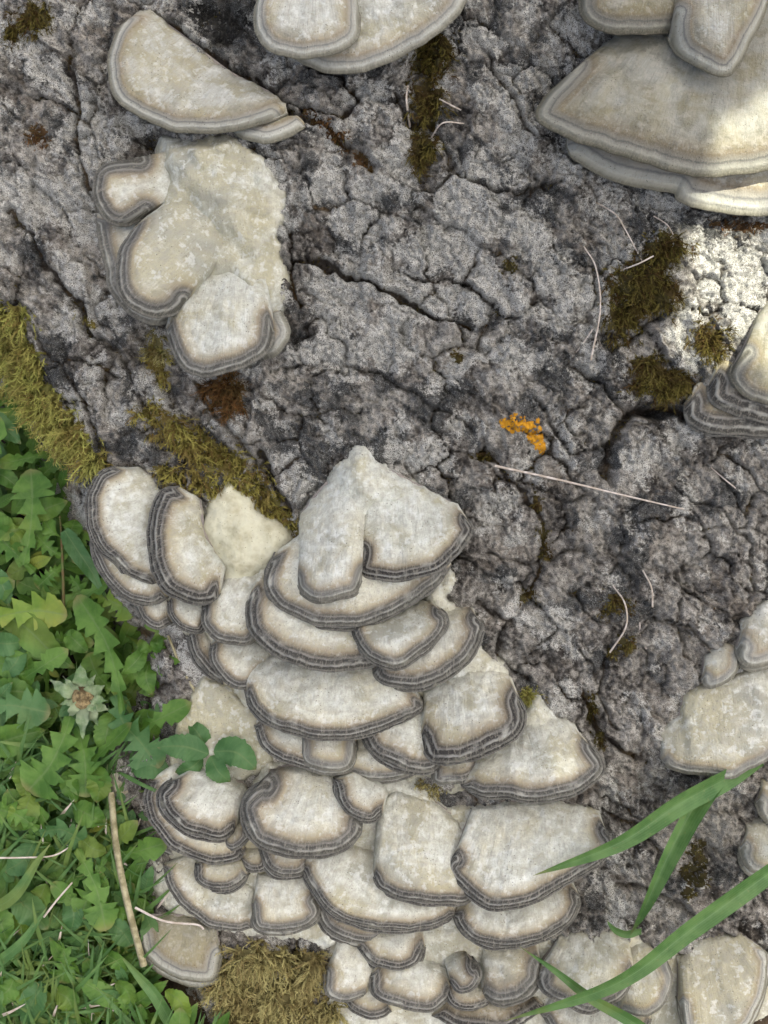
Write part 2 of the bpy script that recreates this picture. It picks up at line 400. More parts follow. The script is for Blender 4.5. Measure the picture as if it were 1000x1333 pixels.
# ================================================================== the stump
EDGE = np.array([(-900, -500), (-420, 0), (-200, 160), (-90, 290), (0, 385), (45, 440), (88, 530), (132, 612), (150, 690), (185, 780),
                 (232, 835), (232, 870), (220, 920), (200, 955), (172, 985), (160, 1020), (178, 1080), (196, 1150), (205, 1210), (250, 1255), (268, 1300), (280, 1400), (330, 1900)], float)
def hb(x, y):
    """broad shape of the bark face (no detail, no flank)"""
    x = np.asarray(x, float); y = np.asarray(y, float)
    z = -0.00013 * (x - 560) ** 2
    z = z + 9 * perlin(x / 230, y / 230, 41) + 5 * perlin(x / 110, y / 110, 43)
    return z
def flank(x, y):
    """the trunk turns away past its left outline and meets the lawn"""
    xe = np.interp(y, EDGE[:, 1], EDGE[:, 0])
    d = np.maximum(xe - x + 14, 0)
    return -(d * d / (d + 34)) * 1.25 - 0.0016 * d * d
CRACKS = [  # polyline, half width, depth, debris
    ([(375, 335), (420, 345), (470, 362), (520, 392), (562, 416), (610, 428)], 5, 17, .9),
    ([(196, 8), (240, 45), (300, 88), (345, 110), (372, 130), (392, 152)], 6, 17, .8),
    ([(396, 148), (430, 170), (462, 198), (486, 220)], 11, 12, .6),
    ([(330, 95), (400, 140), (452, 150), (470, 128), (455, 105), (425, 92)], 4, 14, .8),
    ([(176, 425), (200, 470), (232, 530), (285, 590), (330, 630), (382, 690)], 20, 13, .5),
    ([(330, 590), (352, 620), (385, 668)], 6, 16, .8),
    ([(918, 540), (868, 528), (828, 535), (806, 565), (788, 600), (795, 625)], 9, 20, .7),
    ([(640, 590), (690, 640), (706, 690), (712, 735), (690, 782)], 6, 9, .8),
    ([(845, 818), (895, 815), (925, 838), (945, 862)], 3, 11, .5),
    ([(760, 900), (772, 940), (790, 968), (830, 985)], 6, 13, .8),
    ([(558, 40), (556, 120), (550, 225)], 20, 9, .6),
    ([(518, 120), (532, 150), (545, 162)], 5, 12, .7),
    ([(0, 265), (30, 300), (62, 352), (98, 400), (110, 432)], 5, 13, .7),
    ([(82, 60), (92, 120), (90, 180), (110, 230)], 5, 12, .7),
    ([(175, 175), (196, 190), (208, 215)], 9, 17, .6),
    ([(30, 430), (72, 470), (112, 540), (140, 610)], 4, 10, .6),
    ([(100, 420), (160, 470), (180, 520), (240, 600)], 3.5, 10, .5),
    ([(250, 500), (300, 560), (340, 640)], 3.5, 12, .6),
    ([(380, 300), (375, 360), (392, 400)], 4, 12, .8),
    ([(640, 60), (655, 130), (690, 170)], 4, 12, .6),
    ([(610, 370), (640, 400), (625, 450)], 5, 13, .6),
    ([(745, 480), (790, 500), (815, 540)], 4, 13, .6),
    ([(880, 640), (935, 660), (975, 700), (990, 760)], 3, 9, .5),
    ([(640, 720), (690, 725), (760, 720)], 3, 9, .4),
    ([(615, 780), (665, 810), (650, 860), (690, 890)], 4, 11, .7),
    ([(780, 1060), (840, 1080), (870, 1130)], 4, 11, .6),
    ([(800, 1160), (850, 1150), (900, 1190)], 4, 11, .6),
    ([(700, 520), (745, 590), (800, 580)], 3, 10, .5),
    ([(450, 470), (530, 500), (610, 560)], 3.5, 9, .5),
    ([(560, 170), (600, 230), (680, 250), (735, 240)], 4, 11, .6),
    ([(800, 860), (780, 900), (800, 950)], 4, 11, .6),
]
HOLLOWS = [  # centre, radii, depth
    ((285, 28), (52, 36), 16), ((850, 535), (38, 13), 24), ((830, 400), (45, 60), 8), ((634, 588), (18, 14), 15),
    ((195, 180), (28, 22), 14), ((775, 940), (16, 22), 12), ((590, 1045), (35, 26), 10), ((160, 610), (30, 12), 6), ((900, 420), (10, 10), -8),
]
def axis(lo, a, b, hi, step, n):
    k = np.linspace(0, 1, n + 1)[1:]
    left = a - (a - lo) * (k ** 1.8); right = b + (hi - b) * (k ** 1.8)
    return np.concatenate([left[::-1], np.arange(a, b + 0.1, step), right])
def bands(lo, a, b, hi, out):
    """2-unit spacing over the middle, 5 units around it, then widening to the far rim"""
    far = axis(lo, a - out, b + out, hi, 5.0, 24)
    return np.concatenate([far[far < a - 2], np.arange(a, b + .1, 2.0), far[far > b + 2]])
gx = bands(-1100, -30, 1030, 2200, 280); gy = bands(-900, -30, 1364, 2100, 260)
GX, GY = np.meshgrid(gx, gy)
def bark_detail(x, y):
    wx = 22 * fbm(x, y, 90, 3, 3) + 11 * fbm(x, y, 22, 4, 5, .6); wy = 22 * fbm(x, y, 90, 3, 13) + 11 * fbm(x, y, 22, 4, 15, .6)
    ca, sa = math.cos(math.radians(40)), math.sin(math.radians(40))
    def rot(st, wgt=1.0):
        X, Y = x + wx * wgt, y + wy * wgt
        return (X * ca + Y * sa) / st, (-X * sa + Y * ca) * (st ** 0.35)
    # large scales
    a, b = rot(1.35)
    f1, f2, cid, ox, oy = voronoi(a, b, 62, 21)
    e1 = f2 - f1
    openn = sstep(-0.30, 0.32, fbm(x, y, 110, 3, 31))
    r1 = hash01(cid, 1); tx = hash01(cid, 2) - .5; ty = hash01(cid, 3) - .5
    z = (r1 - 0.5) * 9 + (tx * ox + ty * oy) * 0.22
    w1 = 2.6 + 3.0 * openn
    crack = (1 - sstep(0, w1, e1)) * (0.12 + 0.88 * openn)
    z = z - crack * 10
    # medium scales
    a2, b2 = rot(1.15, 1.2)
    g1, g2, c2, ox2, oy2 = voronoi(a2 + 300, b2, 23, 27)
    e2 = g2 - g1; op2 = sstep(-0.25, 0.35, fbm(x, y, 60, 3, 33))
    z = z + (hash01(c2, 5) - .5) * 4.2 + ((hash01(c2, 6) - .5) * ox2 + (hash01(c2, 7) - .5) * oy2) * 0.24
    k2 = (1 - sstep(0, 2.4, e2)) * op2
    z = z - k2 * 4.2
    # small crust nodules, strongest in the upper middle
    crumb = sstep(-0.15, 0.35, fbm(x, y, 170, 2, 51) + 0.25 * sstep(520, 260, y))
    h1, h2, c3, _, _ = voronoi(x + wx * .6, y + wy * .6, 9.5, 29)
    z = z + crumb * ((hash01(c3, 9) - .4) * 4.0 - (1 - sstep(0, 2.2, h2 - h1)) * 2.0)
    q = fbm(x + wx, y + wy, 58, 4, 53, .58) * 4.0                  # flaking layers
    z = z + (np.floor(q) + sstep(.0, .08, q - np.floor(q))) * 3.6
    q = fbm(x + wx * 1.4, y + wy * .7, 24, 4, 55, .6) * 3.6                 # thin flakes
    z = z + (np.floor(q) + sstep(.0, .12, q - np.floor(q))) * 2.2
    z = z + 2.9 * fbm(x, y, 9, 3, 35, .65) + 0.8 * (0.5 - np.abs(fbm(x, y, 34, 4, 37))) * 2
    debris = np.maximum(crack * .75, k2 * .45)
    wob = np.clip(fbm(x, y, 40, 3, 57) * 1.6, -.85, .9)
    for pts, w, dep, db in CRACKS:
        d = poly_dist(x + wx * .8, y + wy * .8, pts)
        ww = w * (0.95 + 0.9 * wob); pr = 1 - sstep(ww * .2, ww * 1.25, d)
        z = z - pr * dep; debris = np.maximum(debris, pr * db)
    for (cx, cy), (rx, ry), dep in HOLLOWS:
        q = np.hypot((x - cx + wx * .5) / rx, (y - cy + wy * .5) / ry)
        pr = 1 - sstep(.45, 1.1, q); z = z - pr * dep; debris = np.maximum(debris, pr * .5)
    tone = 0.535 + (hash01(cid, 11) - .5) * .22 + (hash01(c2, 12) - .5) * .26 + 0.75 * fbm(x, y, 70, 5, 91, .66) + 0.60 * fbm(x, y, 9, 3, 92, .6)
    pink = sstep(.1, .5, fbm(x, y, 75, 4, 93) + (hash01(c2, 13) - .5) * .5)
    return z, cid, debris, tone, pink
HB = hb(GX, GY); DET, CID, DEB, TONE, PINK = bark_detail(GX, GY)
_cl = sstep(-12, 22, sdist(GX, GY, [(150, 640), (300, 660), (400, 705), (470, 640), (580, 700), (590, 800), (650, 920), (690, 1000), (560, 1020), (640, 1060), (760, 1060), (760, 1130), (720, 1230), (860, 1250), (990, 1260), (1000, 1400), (420, 1400), (420, 1230), (220, 1200), (200, 1020), (240, 900), (160, 760)]))
DET = DET * 1.3 * (1 - .8 * _cl) - 9 * _cl
GZ = HB + flank(GX, GY) + DET
def bark_z(x, y):
    """height of the built bark under a layout point"""
    fx = np.interp(x, gx, np.arange(len(gx))); fy = np.interp(y, gy, np.arange(len(gy)))
    ix = np.clip(fx.astype(int), 0, len(gx) - 2); iy = np.clip(fy.astype(int), 0, len(gy) - 2)
    u = fx - ix; v = fy - iy
    return (GZ[iy, ix] * (1 - u) + GZ[iy, ix + 1] * u) * (1 - v) + (GZ[iy + 1, ix] * (1 - u) + GZ[iy + 1, ix + 1] * u) * v
# pigments: where pale lichen and the blue-black crust grow
lich = 0.25 * sstep(700, 300, GY) + 0.35 * np.exp(-((GX - 600) ** 2 + (GY - 300) ** 2) / 150 ** 2) + 0.25 * np.exp(-((GX - 80) ** 2 + (GY - 260) ** 2) / 120 ** 2) \
    + 0.5 * np.exp(-((GX - 950) ** 2 + (GY - 380) ** 2) / 70 ** 2) - 0.1 * sstep(600, 900, GX) * sstep(550, 700, GY) + 0.3 * np.exp(-((GX - 440) ** 2 + (GY - 430) ** 2) / 90 ** 2)
darkm = np.zeros_like(GX)
for cx, cy, r, a in [(285, 30, 55, .9), (690, 60, 60, .45), (700, 230, 90, .4), (640, 390, 70, .35), (820, 710, 45, .7), (780, 800, 50, .6), (440, 540, 80, .55), (160, 560, 50, .5),
                     (470, 300, 70, .35), (560, 520, 60, .4), (60, 110, 60, .35), (50, 470, 45, .9), (880, 300, 60, .4), (590, 1050, 40, .6), (870, 600, 60, .3), (370, 560, 40, .5), (700, 420, 60, .4), (620, 860, 40, .4), (760, 480, 60, .4), (380, 440, 50, .3)]:
    darkm = np.maximum(darkm, a * np.exp(-((GX - cx) ** 2 + (GY - cy) ** 2) / r ** 2))
darkm -= 0.12 * sstep(560, 720, GY)
lich = np.clip(0.27 + 1.6 * fbm(GX, GY, 70, 5, 101, .64) + lich * .75 - DEB * .5, 0, 1)
darkm = np.clip(0.25 + 1.6 * fbm(GX, GY, 62, 5, 103, .66) + darkm * .8, 0, 1)
RUST = sstep(.0, .35, fbm(GX, GY, 40, 3, 105))
TN = np.stack([TONE.ravel(), PINK.ravel(), RUST.ravel()], -1)
VB = world(GX, GY, GZ).reshape(-1, 3); FB = grid_faces(len(gy), len(gx)); NB = vnormals(VB, FB)
ZB = np.stack([lich.ravel(), darkm.ravel(), DEB.ravel()], -1)
stump = empty('tree_stump', world(560, 1250, -60), 'old grey tree stump with cracked lichen-crusted bark carrying all the bracket fungi', 'tree stump')
fcx = GX[:-1, :-1].ravel() + 1; fcy = GY[:-1, :-1].ravel() + 1; fid = CID[:-1, :-1].ravel()
CLUSTER = [(150, 640), (300, 650), (400, 700), (470, 620), (590, 690), (600, 800), (660, 920), (770, 1000), (770, 1130), (720, 1230), (860, 1240), (990, 1250), (990, 1340), (420, 1340), (400, 1220), (220, 1210), (200, 1020), (330, 1000), (300, 880), (160, 760)]
T4POLY = [(215, 180), (320, 200), (360, 280), (360, 440), (260, 475), (150, 390), (135, 225)]
okf = (fcx > 0) & (fcx < 1000) & (fcy > 0) & (fcy < 1333) & ~inside(fcx, fcy, CLUSTER) & ~inside(fcx, fcy, T4POLY)
xe_f = np.interp(fcy, EDGE[:, 1], EDGE[:, 0]); okf &= fcx > xe_f - 20
ids, cnt = np.unique(fid[okf], return_counts=True)
keep = ids[np.argsort(-cnt)][:270]; keep = keep[np.isin(keep, ids[cnt > 120])]
isplate = np.isin(fid, keep)
order = np.argsort(np.where(isplate, fid, -1), kind='stable'); sf = np.where(isplate, fid, -1)[order]
cuts = np.searchsorted(sf, np.concatenate([[-1], keep[np.argsort(keep)], [1 << 62]]))
for i in range(len(cuts) - 1):
    sel = order[cuts[i]:cuts[i + 1]]
    if len(sel) == 0: continue
    v, f, n, at = submesh(VB, FB, sel, NB, {'zone': ZB, 'tone': TN})
    mesh_obj('trunk' if i == 0 else 'bark_plate', v, f, BARK, stump, at, n)

# ================================================================== bracket fungi
def cap(name, margin, base, lift, label, zo=0, w=1.0, k=1.0, th=9, stain=0.0, group=None, p=2.1, amp=1.0, grey=0.0, fade=(.07, .07)):
    """one bracket: a shelf, and for most in the cluster a thinner lamina growing out beneath it"""
    global _cseed
    _cseed += 1; sd_ = _cseed
    rv = np.random.default_rng(900 + sd_)
    banded = group in (G_MAIN, G_LOW) or (group == G_R and k > .3)
    if banded:
        th = 3.5 + 2.2 * rv.random(); w = w * rv.uniform(.66, 1.12); k = k * rv.uniform(.84, 1.0)
        B0 = np.asarray(base, float); c0 = B0.mean(0); up = rv.uniform(6, 13) if lift < 52 else 3
        base = (B0 - c0) * [1.14, 1.0] + c0 - [0, up]; stain = stain + rv.uniform(.0, .45)
    else:
        th = th * .6; stain = stain + .15
    e = shelf(None, name, margin, base, lift * 1.28, zo, w, k, th, stain, p, amp, grey, fade, sd_, 0, (label, group))
    M0 = np.asarray(margin, float); size = np.linalg.norm(M0.max(0) - M0.min(0))
    if banded and size > 75 and rv.random() < .8:
        shelf(e, 'lower_shelf', margin, base, lift * 1.28 - 8, zo - 5, w * .8, min(k * 1.05, 1), 4, stain, p, amp, grey, (.12, .12), sd_ + 200, rv.uniform(3.5, 6.5), None)
    return e
def shelf(e, name, margin, base, lift, zo, w, k, th, stain, p, amp, grey, fade, sd_, grow, tags):
    """fan from its attachment line (base) to its outline (margin)"""
    M0 = np.asarray(margin, float); B0 = np.asarray(base, float)
    ln = np.linalg.norm(np.diff(catmull(M0, 200), axis=0), axis=1).sum()
    n = int(np.clip(ln / 2.6, 30, 170))
    M = catmull(M0, n); B = catmull(B0, n)
    s = np.linspace(0, 1, n); sl = s * ln
    out = np.stack([np.gradient(M[:, 1]), -np.gradient(M[:, 0])], 1); out /= np.linalg.norm(out, axis=1, keepdims=True) + 1e-9
    if ((M - B) * out).sum() < 0: out = -out
    M = M + out * (grow * np.sin(np.pi * s) ** .6)[:, None]
    M = M + out * (2.0 * perlin(sl / 30, sl * 0 + sd_ * 3.7, 61) + 0.6 * perlin(sl / 9, sl * 0 + sd_ * 1.9, 62))[:, None]
    env = np.clip(np.sin(np.pi * np.clip(s, 0, 1)), 0, 1) ** 0.45
    zb = hb(B[:, 0], B[:, 1]) + zo
    zm = hb(M[:, 0], M[:, 1]) + zo + lift * (0.22 + 0.78 * env) + 3.5 * perlin(sl / 45, sl * 0 + sd_, 63) + 1.2 * perlin(sl / 14, sl * 0 + sd_ * 2.3, 65)
    # outline was read where it shows: bring raised points back along the line of sight
    def back(Pt, z):
        q = (1 - z * U / DIST)[:, None]; return np.stack([OX, OY]) + (Pt - [OX, OY]) * q
    M = back(M, zm); B = back(B, zb)
    L = np.linalg.norm(M - B, axis=1)
    nr = int(np.clip(L.max() / 1.9, 16, 60))
    t = 1 - (1 - np.linspace(0, 1, nr)) ** 1.35
    T = t[:, None]
    X = B[None, :, 0] + (M - B)[None, :, 0] * T; Y = B[None, :, 1] + (M - B)[None, :, 1] * T
    d = poly_dist(X, Y, M); de = d / w
    de = de + 34 * (np.clip(1 - s / max(fade[0], 1e-3), 0, 1) ** 1.5 + np.clip(1 - (1 - s) / max(fade[1], 1e-3), 0, 1) ** 1.5)[None] * np.ones_like(T)
    Z = zb[None] + (zm - zb)[None] * (1 - (1 - T) ** p)
    Z = Z - (0.13 * lift + 2.5) * T ** 6
    Z = Z - 15 * np.clip(1 - T * L.max() / 9.0, 0, 1) ** 1.5          # the attachment tucks into the bark
    X = X + 2.5 * perlin(X / 12, Y / 12, 66) * np.clip(1 - T * 2, 0, 1); Y = Y + 6 * fbm(X, Y, 26, 3, 67) * np.clip(1 - T * 2, 0, 1)
    rid = np.zeros_like(Z)
    for c, sg, a in ((0.8, 1.2, .6 * k), (6.2, 1.9, 1.5 + .5 * k), (15.2, 2.0, 2.0 * k), (23, 3.2, 1.5), (34, 5, .9), (47, 7, .9)):
        cc = c + 1.3 * perlin(sl[None] / 45 + c, sl[None] * 0 + sd_, 64)
        rid = rid + a * np.exp(-((de - cc) / sg) ** 2)
    fade = np.clip(L[None] / 30, 0.15, 1)
    Z = Z + rid * amp * fade * np.sqrt(w)
    inn = sstep(10, 40, d)
    Z = Z + (3.2 * fbm(X, Y, 40, 3, 71 + sd_ % 9) + 1.0 * perlin(X / 9, Y / 9, 73)) * (0.3 + inn)
    rows = [np.stack([X, Y, Z], -1)]
    zone_d = [de]; dd = [d]; part = [np.where(de[:-1, :-1] < 17.5, 1, 0)]
    r = th / 2
    a = np.linspace(0, math.pi, 7)[1:]
    Zl = Z[-1]
    for an in a:
        o_ = r * math.sin(an)
        rows.append(np.stack([M[:, 0] + out[:, 0] * o_, M[:, 1] + out[:, 1] * o_, Zl - r * (1 - math.cos(an))], -1)[None])
        zone_d.append(np.full((1, n), -1.5 * math.sin(an) if an < 2 else 1.0)); dd.append(np.zeros((1, n))); part.append(np.ones((1, n - 1), int))
    for tt in (0.93, 0.8, 0.6, 0.35, 0.0):
        xx = B[:, 0] + (M - B)[:, 0] * tt; yy = B[:, 1] + (M - B)[:, 1] * tt
        zz = zb + (Zl - zb) * (1 - (1 - tt) ** p) - th * (1 + .6 * (1 - tt))
        rows.append(np.stack([xx, yy, zz], -1)[None]); zone_d.append(np.full((1, n), 2.0)); dd.append(np.zeros((1, n))); part.append(np.full((1, n - 1), 2))
    R = np.concatenate(rows, 0); nrt = R.shape[0]
    V = world(R[..., 0], R[..., 1], R[..., 2]).reshape(-1, 3)
    F = grid_faces(nrt, n)
    N = vnormals(V, F)
    if (N[:n * nr] @ np.array([0, -CE, SE])).mean() < 0:
        F = F[:, ::-1].copy(); N = -N
    pid = np.concatenate(part, 0).ravel()
    ZD = np.concatenate(zone_d, 0).ravel(); DD = np.concatenate(dd, 0).ravel()
    at = {'zone': np.stack([ZD, np.full(len(V), k), np.full(len(V), sd_ * 3.17)], -1),
          'shade': np.stack([np.full(len(V), grey), np.zeros(len(V)), np.zeros(len(V))], -1),
          'span': np.stack([np.broadcast_to(sl, (nrt, n)).ravel(), DD, np.full(len(V), stain)], -1)}
    if e is not None:
        mesh_obj(name, V, F, CAP, e, at, N); return e
    e = empty(name, V.reshape(nrt, n, 3)[0, n // 2], tags[0], 'bracket fungus', tags[1])
    for q, nm, m in ((0, 'cap_surface', CAP), (1, 'rim', CAP), (2, 'pore_surface', PORE)):
        sel = np.nonzero(pid == q)[0]
        if len(sel) == 0: continue
        v, f, nn, aa = submesh(V, F, sel, N, at)
        mesh_obj(nm, v, f, m, e, aa, nn)
    return e
_cseed = 0

def crust(name, poly, th, label, zo=4, yellow=0.2, grime=0.0, cat='fungus crust', mat=None, step=2.5, bumpy=1.0, edge=10.0, follow=0.0, lump=5.0):
    P = np.asarray(poly, float); P = catmull(np.vstack([P, P[:1]]), 120)[:-1]
    lo = P.min(0) - 14; hi = P.max(0) + 14
    xs = np.arange(lo[0], hi[0], step); ys = np.arange(lo[1], hi[1], step); X, Y = np.meshgrid(xs, ys)
    wx = 4.5 * fbm(X, Y, 22, 3, 81) * 1.6; wy = 4.5 * fbm(X, Y, 22, 3, 83) * 1.6
    d = sdist(X + wx, Y + wy, P)
    ground = hb(X, Y) * (1 - follow) + bark_z(X, Y) * follow
    Z = ground + np.where(d > 0, zo + th * (1 - np.exp(-np.maximum(d, 0) / edge)), zo * 0 + np.maximum(d * 2.5, -30))
    Z = Z + bumpy * (3.2 * fbm(X, Y, 30, 3, 85) + 1.6 * fbm(X, Y, 9, 2, 87)) * sstep(0, 8, d)
    Z = Z + lump * (fbm(X, Y, 56, 2, 89) + .12 * fbm(X, Y, 20, 2, 90)) * sstep(0, 25, d)
    keepf = (d > -9); F = grid_faces(len(ys), len(xs))
    sel = keepf.ravel()[F].all(1)
    V = world(X, Y, Z).reshape(-1, 3); N = vnormals(V, F)
    if (N @ np.array([0, -CE, SE])).mean() < 0: F = F[:, ::-1].copy(); N = -N
    o1 = np.ones(X.size)
    if mat is None and yellow < .5:                      # same felt as the caps growing out of it
        mat = CAP
        at = {'zone': np.stack([(48 + np.clip(d, 0, 60)).ravel(), o1, o1 * (lo[0] * .37)], -1), 'span': np.stack([X.ravel() * .8, Y.ravel() + X.ravel() * .3, o1 * (grime + .2)], -1), 'shade': np.zeros((X.size, 3))}
    else:
        at = {'zone': np.stack([o1 * yellow, o1 * grime, o1 * 0], -1)}
    v, f, n, a = submesh(V, F, np.nonzero(sel)[0], N, at)
    return tag(mesh_obj(name, v, f, mat or CRUST, None, a, n), label, cat)
BF = 'bracket_fungus'
G_UP, G_MAIN, G_LOW, G_R = 'brackets on the upper trunk', 'brackets in the tiered main cluster', 'brackets in the lowest cluster', 'brackets along the right edge'

# ---- white crust flesh the brackets grow out of
crust('fungus_crust', [(292, 630), (317, 643), (331, 664), (352, 675), (378, 700), (372, 730), (345, 748), (300, 762), (285, 735), (268, 705), (264, 675), (276, 650)], 20,
      'pale yellow lump of fungus flesh below the mossy furrow', 6, 0.6, 0.3, bumpy=1.3, edge=16, lump=8)
crust('fungus_crust', [(266, 884), (300, 900), (340, 940), (355, 985), (330, 1012), (260, 1022), (218, 1004), (226, 955), (248, 908)], 9,
      'soiled tan fungus crust between the upper and lower tiers, behind the clover leaf', 5, 0.4, 1.0, follow=.7)
crust('fungus_crust', [(345, 995), (430, 1008), (520, 1015), (560, 1030), (580, 1060), (620, 1080), (600, 1120), (480, 1130), (400, 1110), (330, 1050)], 10,
      'cream fungus crust under the tiered brackets, stained ochre near a bark hollow', -3, 0.45, 0.3)
crust('fungus_crust', [(560, 755), (586, 738), (592, 760), (580, 780), (600, 796), (625, 845), (655, 865), (660, 885), (640, 905), (600, 905), (560, 850), (555, 790)], 12,
      'creamy frill of fungus flesh beside the two right-hand tiers', 6, 0.25, 0.1)
crust('fungus_crust', [(190, 1120), (215, 1130), (260, 1170), (330, 1200), (410, 1200), (440, 1215), (425, 1236), (380, 1225), (290, 1222), (225, 1200), (196, 1160)], 10,
      'whitish lumpy fungus crust along the foot above the golden moss', 0, 0.35, 0.15)
crust('fungus_crust', [(440, 1215), (560, 1205), (640, 1215), (740, 1215), (800, 1212), (900, 1230), (990, 1235), (1010, 1340), (700, 1350), (440, 1345), (425, 1270)], 8,
      'cream fungus crust spread under the lowest row of brackets', -6, 0.25, 0.6)
crust('fungus_crust', [(690, 915), (702, 905), (716, 925), (740, 945), (770, 975), (760, 1000), (690, 1000), (672, 965), (680, 935)], 12,
      'tan fungus flesh rising behind the bracket that points to the right', 4, 0.3, 0.35)
crust('fungus_crust', [(208, 172), (240, 178), (300, 176), (335, 200), (362, 232), (375, 268), (362, 308), (374, 345), (370, 396), (352, 420), (310, 412), (270, 392), (228, 338), (196, 272), (200, 215)], 50,
      'lumpy cream fungus mass with olive stains under the half-moon bracket', 5, 0.12, 0.75, edge=46, bumpy=0.22, lump=22)
crust('fungus_crust', [(436, 606), (452, 590), (467, 580), (484, 588), (492, 604), (520, 618), (548, 640), (530, 672), (500, 690), (480, 715), (445, 712), (400, 702), (392, 672), (414, 645)], 50,
      'lumpy cream crust at the pointed top of the main cluster', 8, 0.2, 0.3, edge=26)

crust('fungus_crust', [(215, 690), (300, 720), (400, 690), (480, 650), (575, 690), (585, 790), (610, 860), (660, 930), (690, 990), (600, 1030), (520, 1010), (420, 1010), (330, 960), (290, 890), (240, 820), (200, 770)], 8,
      'pale flesh showing between the shelves of the main tiered cluster', -7, 0.35, 0.7)
crust('fungus_crust', [(200, 1020), (260, 1010), (340, 1040), (420, 1080), (560, 1060), (640, 1050), (760, 1070), (770, 1120), (720, 1200), (600, 1215), (480, 1225), (400, 1200), (300, 1190), (230, 1170), (205, 1110)], 6,
      'pale flesh showing between the shelves of the lower cluster', -7, 0.4, 0.6)
C = cap
# ---- upper trunk
C(BF, [(172, 18), (150, 40), (140, 70), (141, 100), (152, 127), (188, 150), (228, 166), (280, 168), (335, 158), (374, 144)], [(196, 12), (240, 44), (300, 90), (350, 116), (372, 136)], 42,
  'large pale half-moon bracket on the upper left bark', 4, 0.68, 0.12, 9, .45, G_UP, grey=.35)
C(BF, [(304, 168), (318, 178), (345, 183), (372, 176), (398, 161)], [(330, 150), (385, 148)], 24, 'thin pale lip tucked under the right end of the half-moon bracket', 0, 0.8, 0.05, 8, .2, G_UP)
C(BF, [(352, 48), (385, 72), (425, 88), (460, 89), (505, 76), (552, 50), (590, 20), (612, -20), (610, -60)], [(380, -70), (480, -90), (580, -90)], 46,
  'broad brown-edged bracket under the top edge, behind a smaller overlapping lobe', 0, 0.75, 0.22, 9, .4, G_UP)
C(BF, [(345, -30), (331, 12), (333, 38), (348, 57), (380, 68), (425, 66), (455, 53), (467, 30), (466, -20)], [(370, -70), (440, -80)], 62,
  'rounded front lobe with a pale lip, cut by the top edge of the picture', 6, 0.68, 0.2, 9, .1, G_UP)
C(BF, [(756, -20), (760, 12), (786, 33), (826, 37), (872, 36), (900, 30)], [(770, -60), (830, -80), (910, -60)], 66, 'dark sooty lobe in the top right above the largest bracket', 6, 0.8, 0.3, 9, .9, G_UP, grey=1.0)
C(BF, [(738, 172), (750, 204), (800, 230), (850, 242), (880, 248), (888, 258), (935, 272), (1000, 277), (1080, 268), (1160, 230)], [(790, 140), (880, 150), (1000, 150), (1100, 150)], 40,
  'second lower layer of the largest bracket at top right', -6, 1.3, 0.1, 8, .1, G_UP, grey=.35)
C(BF, [(745, 92), (722, 112), (702, 140), (714, 160), (778, 186), (850, 208), (915, 224), (1000, 216), (1090, 190), (1160, 120), (1170, 60)], [(806, 42), (860, 20), (940, 0), (1050, 0), (1120, 30)], 70,
  'largest grey-cream bracket, filling the top right', 4, 1.0, 0.12, 8, .25, G_UP, grey=1.0)
C(BF, [(871, 34), (884, 60), (915, 80), (948, 93), (966, 78), (980, 50), (996, 20), (1010, -30)], [(870, -60), (930, -80), (1000, -70)], 92,
  'tongue-shaped lobe with a frilled pale lip resting on the largest bracket', 10, 0.75, 0.05, 8, .5, G_UP, grey=.5)
C(BF, [(186, 212), (150, 209), (128, 220), (121, 240), (126, 264), (140, 284), (164, 290), (192, 278)], [(216, 196), (240, 210), (255, 245)], 34,
  'small upper left lobe of the lumpy fungus mass, with tan ring', 8, 0.8, 0.8, 9, .1, G_UP)
C(BF, [(126, 278), (128, 310), (138, 350), (142, 375), (170, 408), (205, 420), (232, 412)], [(230, 260), (260, 330), (245, 380)], 26, 'lower grey edge layer below the main lobe of the lumpy fungus mass', 2, 0.8, 0.7, 9, .1, G_UP)
C(BF, [(176, 290), (156, 320), (150, 350), (158, 385), (182, 404), (215, 410), (244, 396)], [(245, 246), (285, 262), (305, 300), (300, 330)], 56,
  'main rounded white lobe of the lumpy fungus mass, brown ring near its edge', 16, 0.85, 0.8, 9, .9, G_UP)
C(BF, [(214, 424), (228, 462), (244, 482), (268, 488), (300, 480), (328, 470), (348, 450), (356, 420)], [(252, 330), (300, 330), (345, 340)], 46,
  'lower hanging lobe of the lumpy fungus mass above a rusty moss tuft', 12, 0.75, 0.8, 9, .15, G_UP)
C(BF, [(338, 466), (356, 462), (370, 446), (375, 426), (362, 402)], [(332, 440), (345, 410)], 26, 'small folded right-hand lip at the bottom of the lumpy fungus mass', 2, 0.7, 0.3, 8, .2, G_UP)

# ---- main tiered cluster, top to bottom
C(BF, [(116, 688), (122, 725), (142, 759), (168, 780), (195, 786), (218, 776)], [(170, 690), (200, 720), (215, 750)], 24, 'lower fold beneath the leftmost bracket, over the dandelion leaves', 0, 0.75, 1, 9, .0, G_MAIN)
C(BF, [(152, 607), (128, 620), (116, 648), (116, 680), (127, 710), (150, 731), (164, 746), (186, 756), (207, 760)], [(186, 618), (206, 632), (224, 680), (220, 730)], 36,
  'leftmost white bracket with thick dark rim beside the lawn', 6, 0.8, 1, 10, .1, G_MAIN)
C(BF, [(234, 634), (212, 640), (200, 666), (196, 708), (203, 744), (220, 769), (248, 782), (274, 783), (287, 770)], [(262, 662), (270, 706), (292, 748)], 40,
  'left-facing white bracket beside the pale yellow lump', 14, 0.95, 1, 10, .05, G_MAIN)
C(BF, [(174, 788), (186, 808), (204, 819), (224, 810)], [(190, 775), (215, 780)], 16, 'smallest dark-rimmed bracket below the leftmost pair', -6, 0.55, 1, 8, .0, G_MAIN)
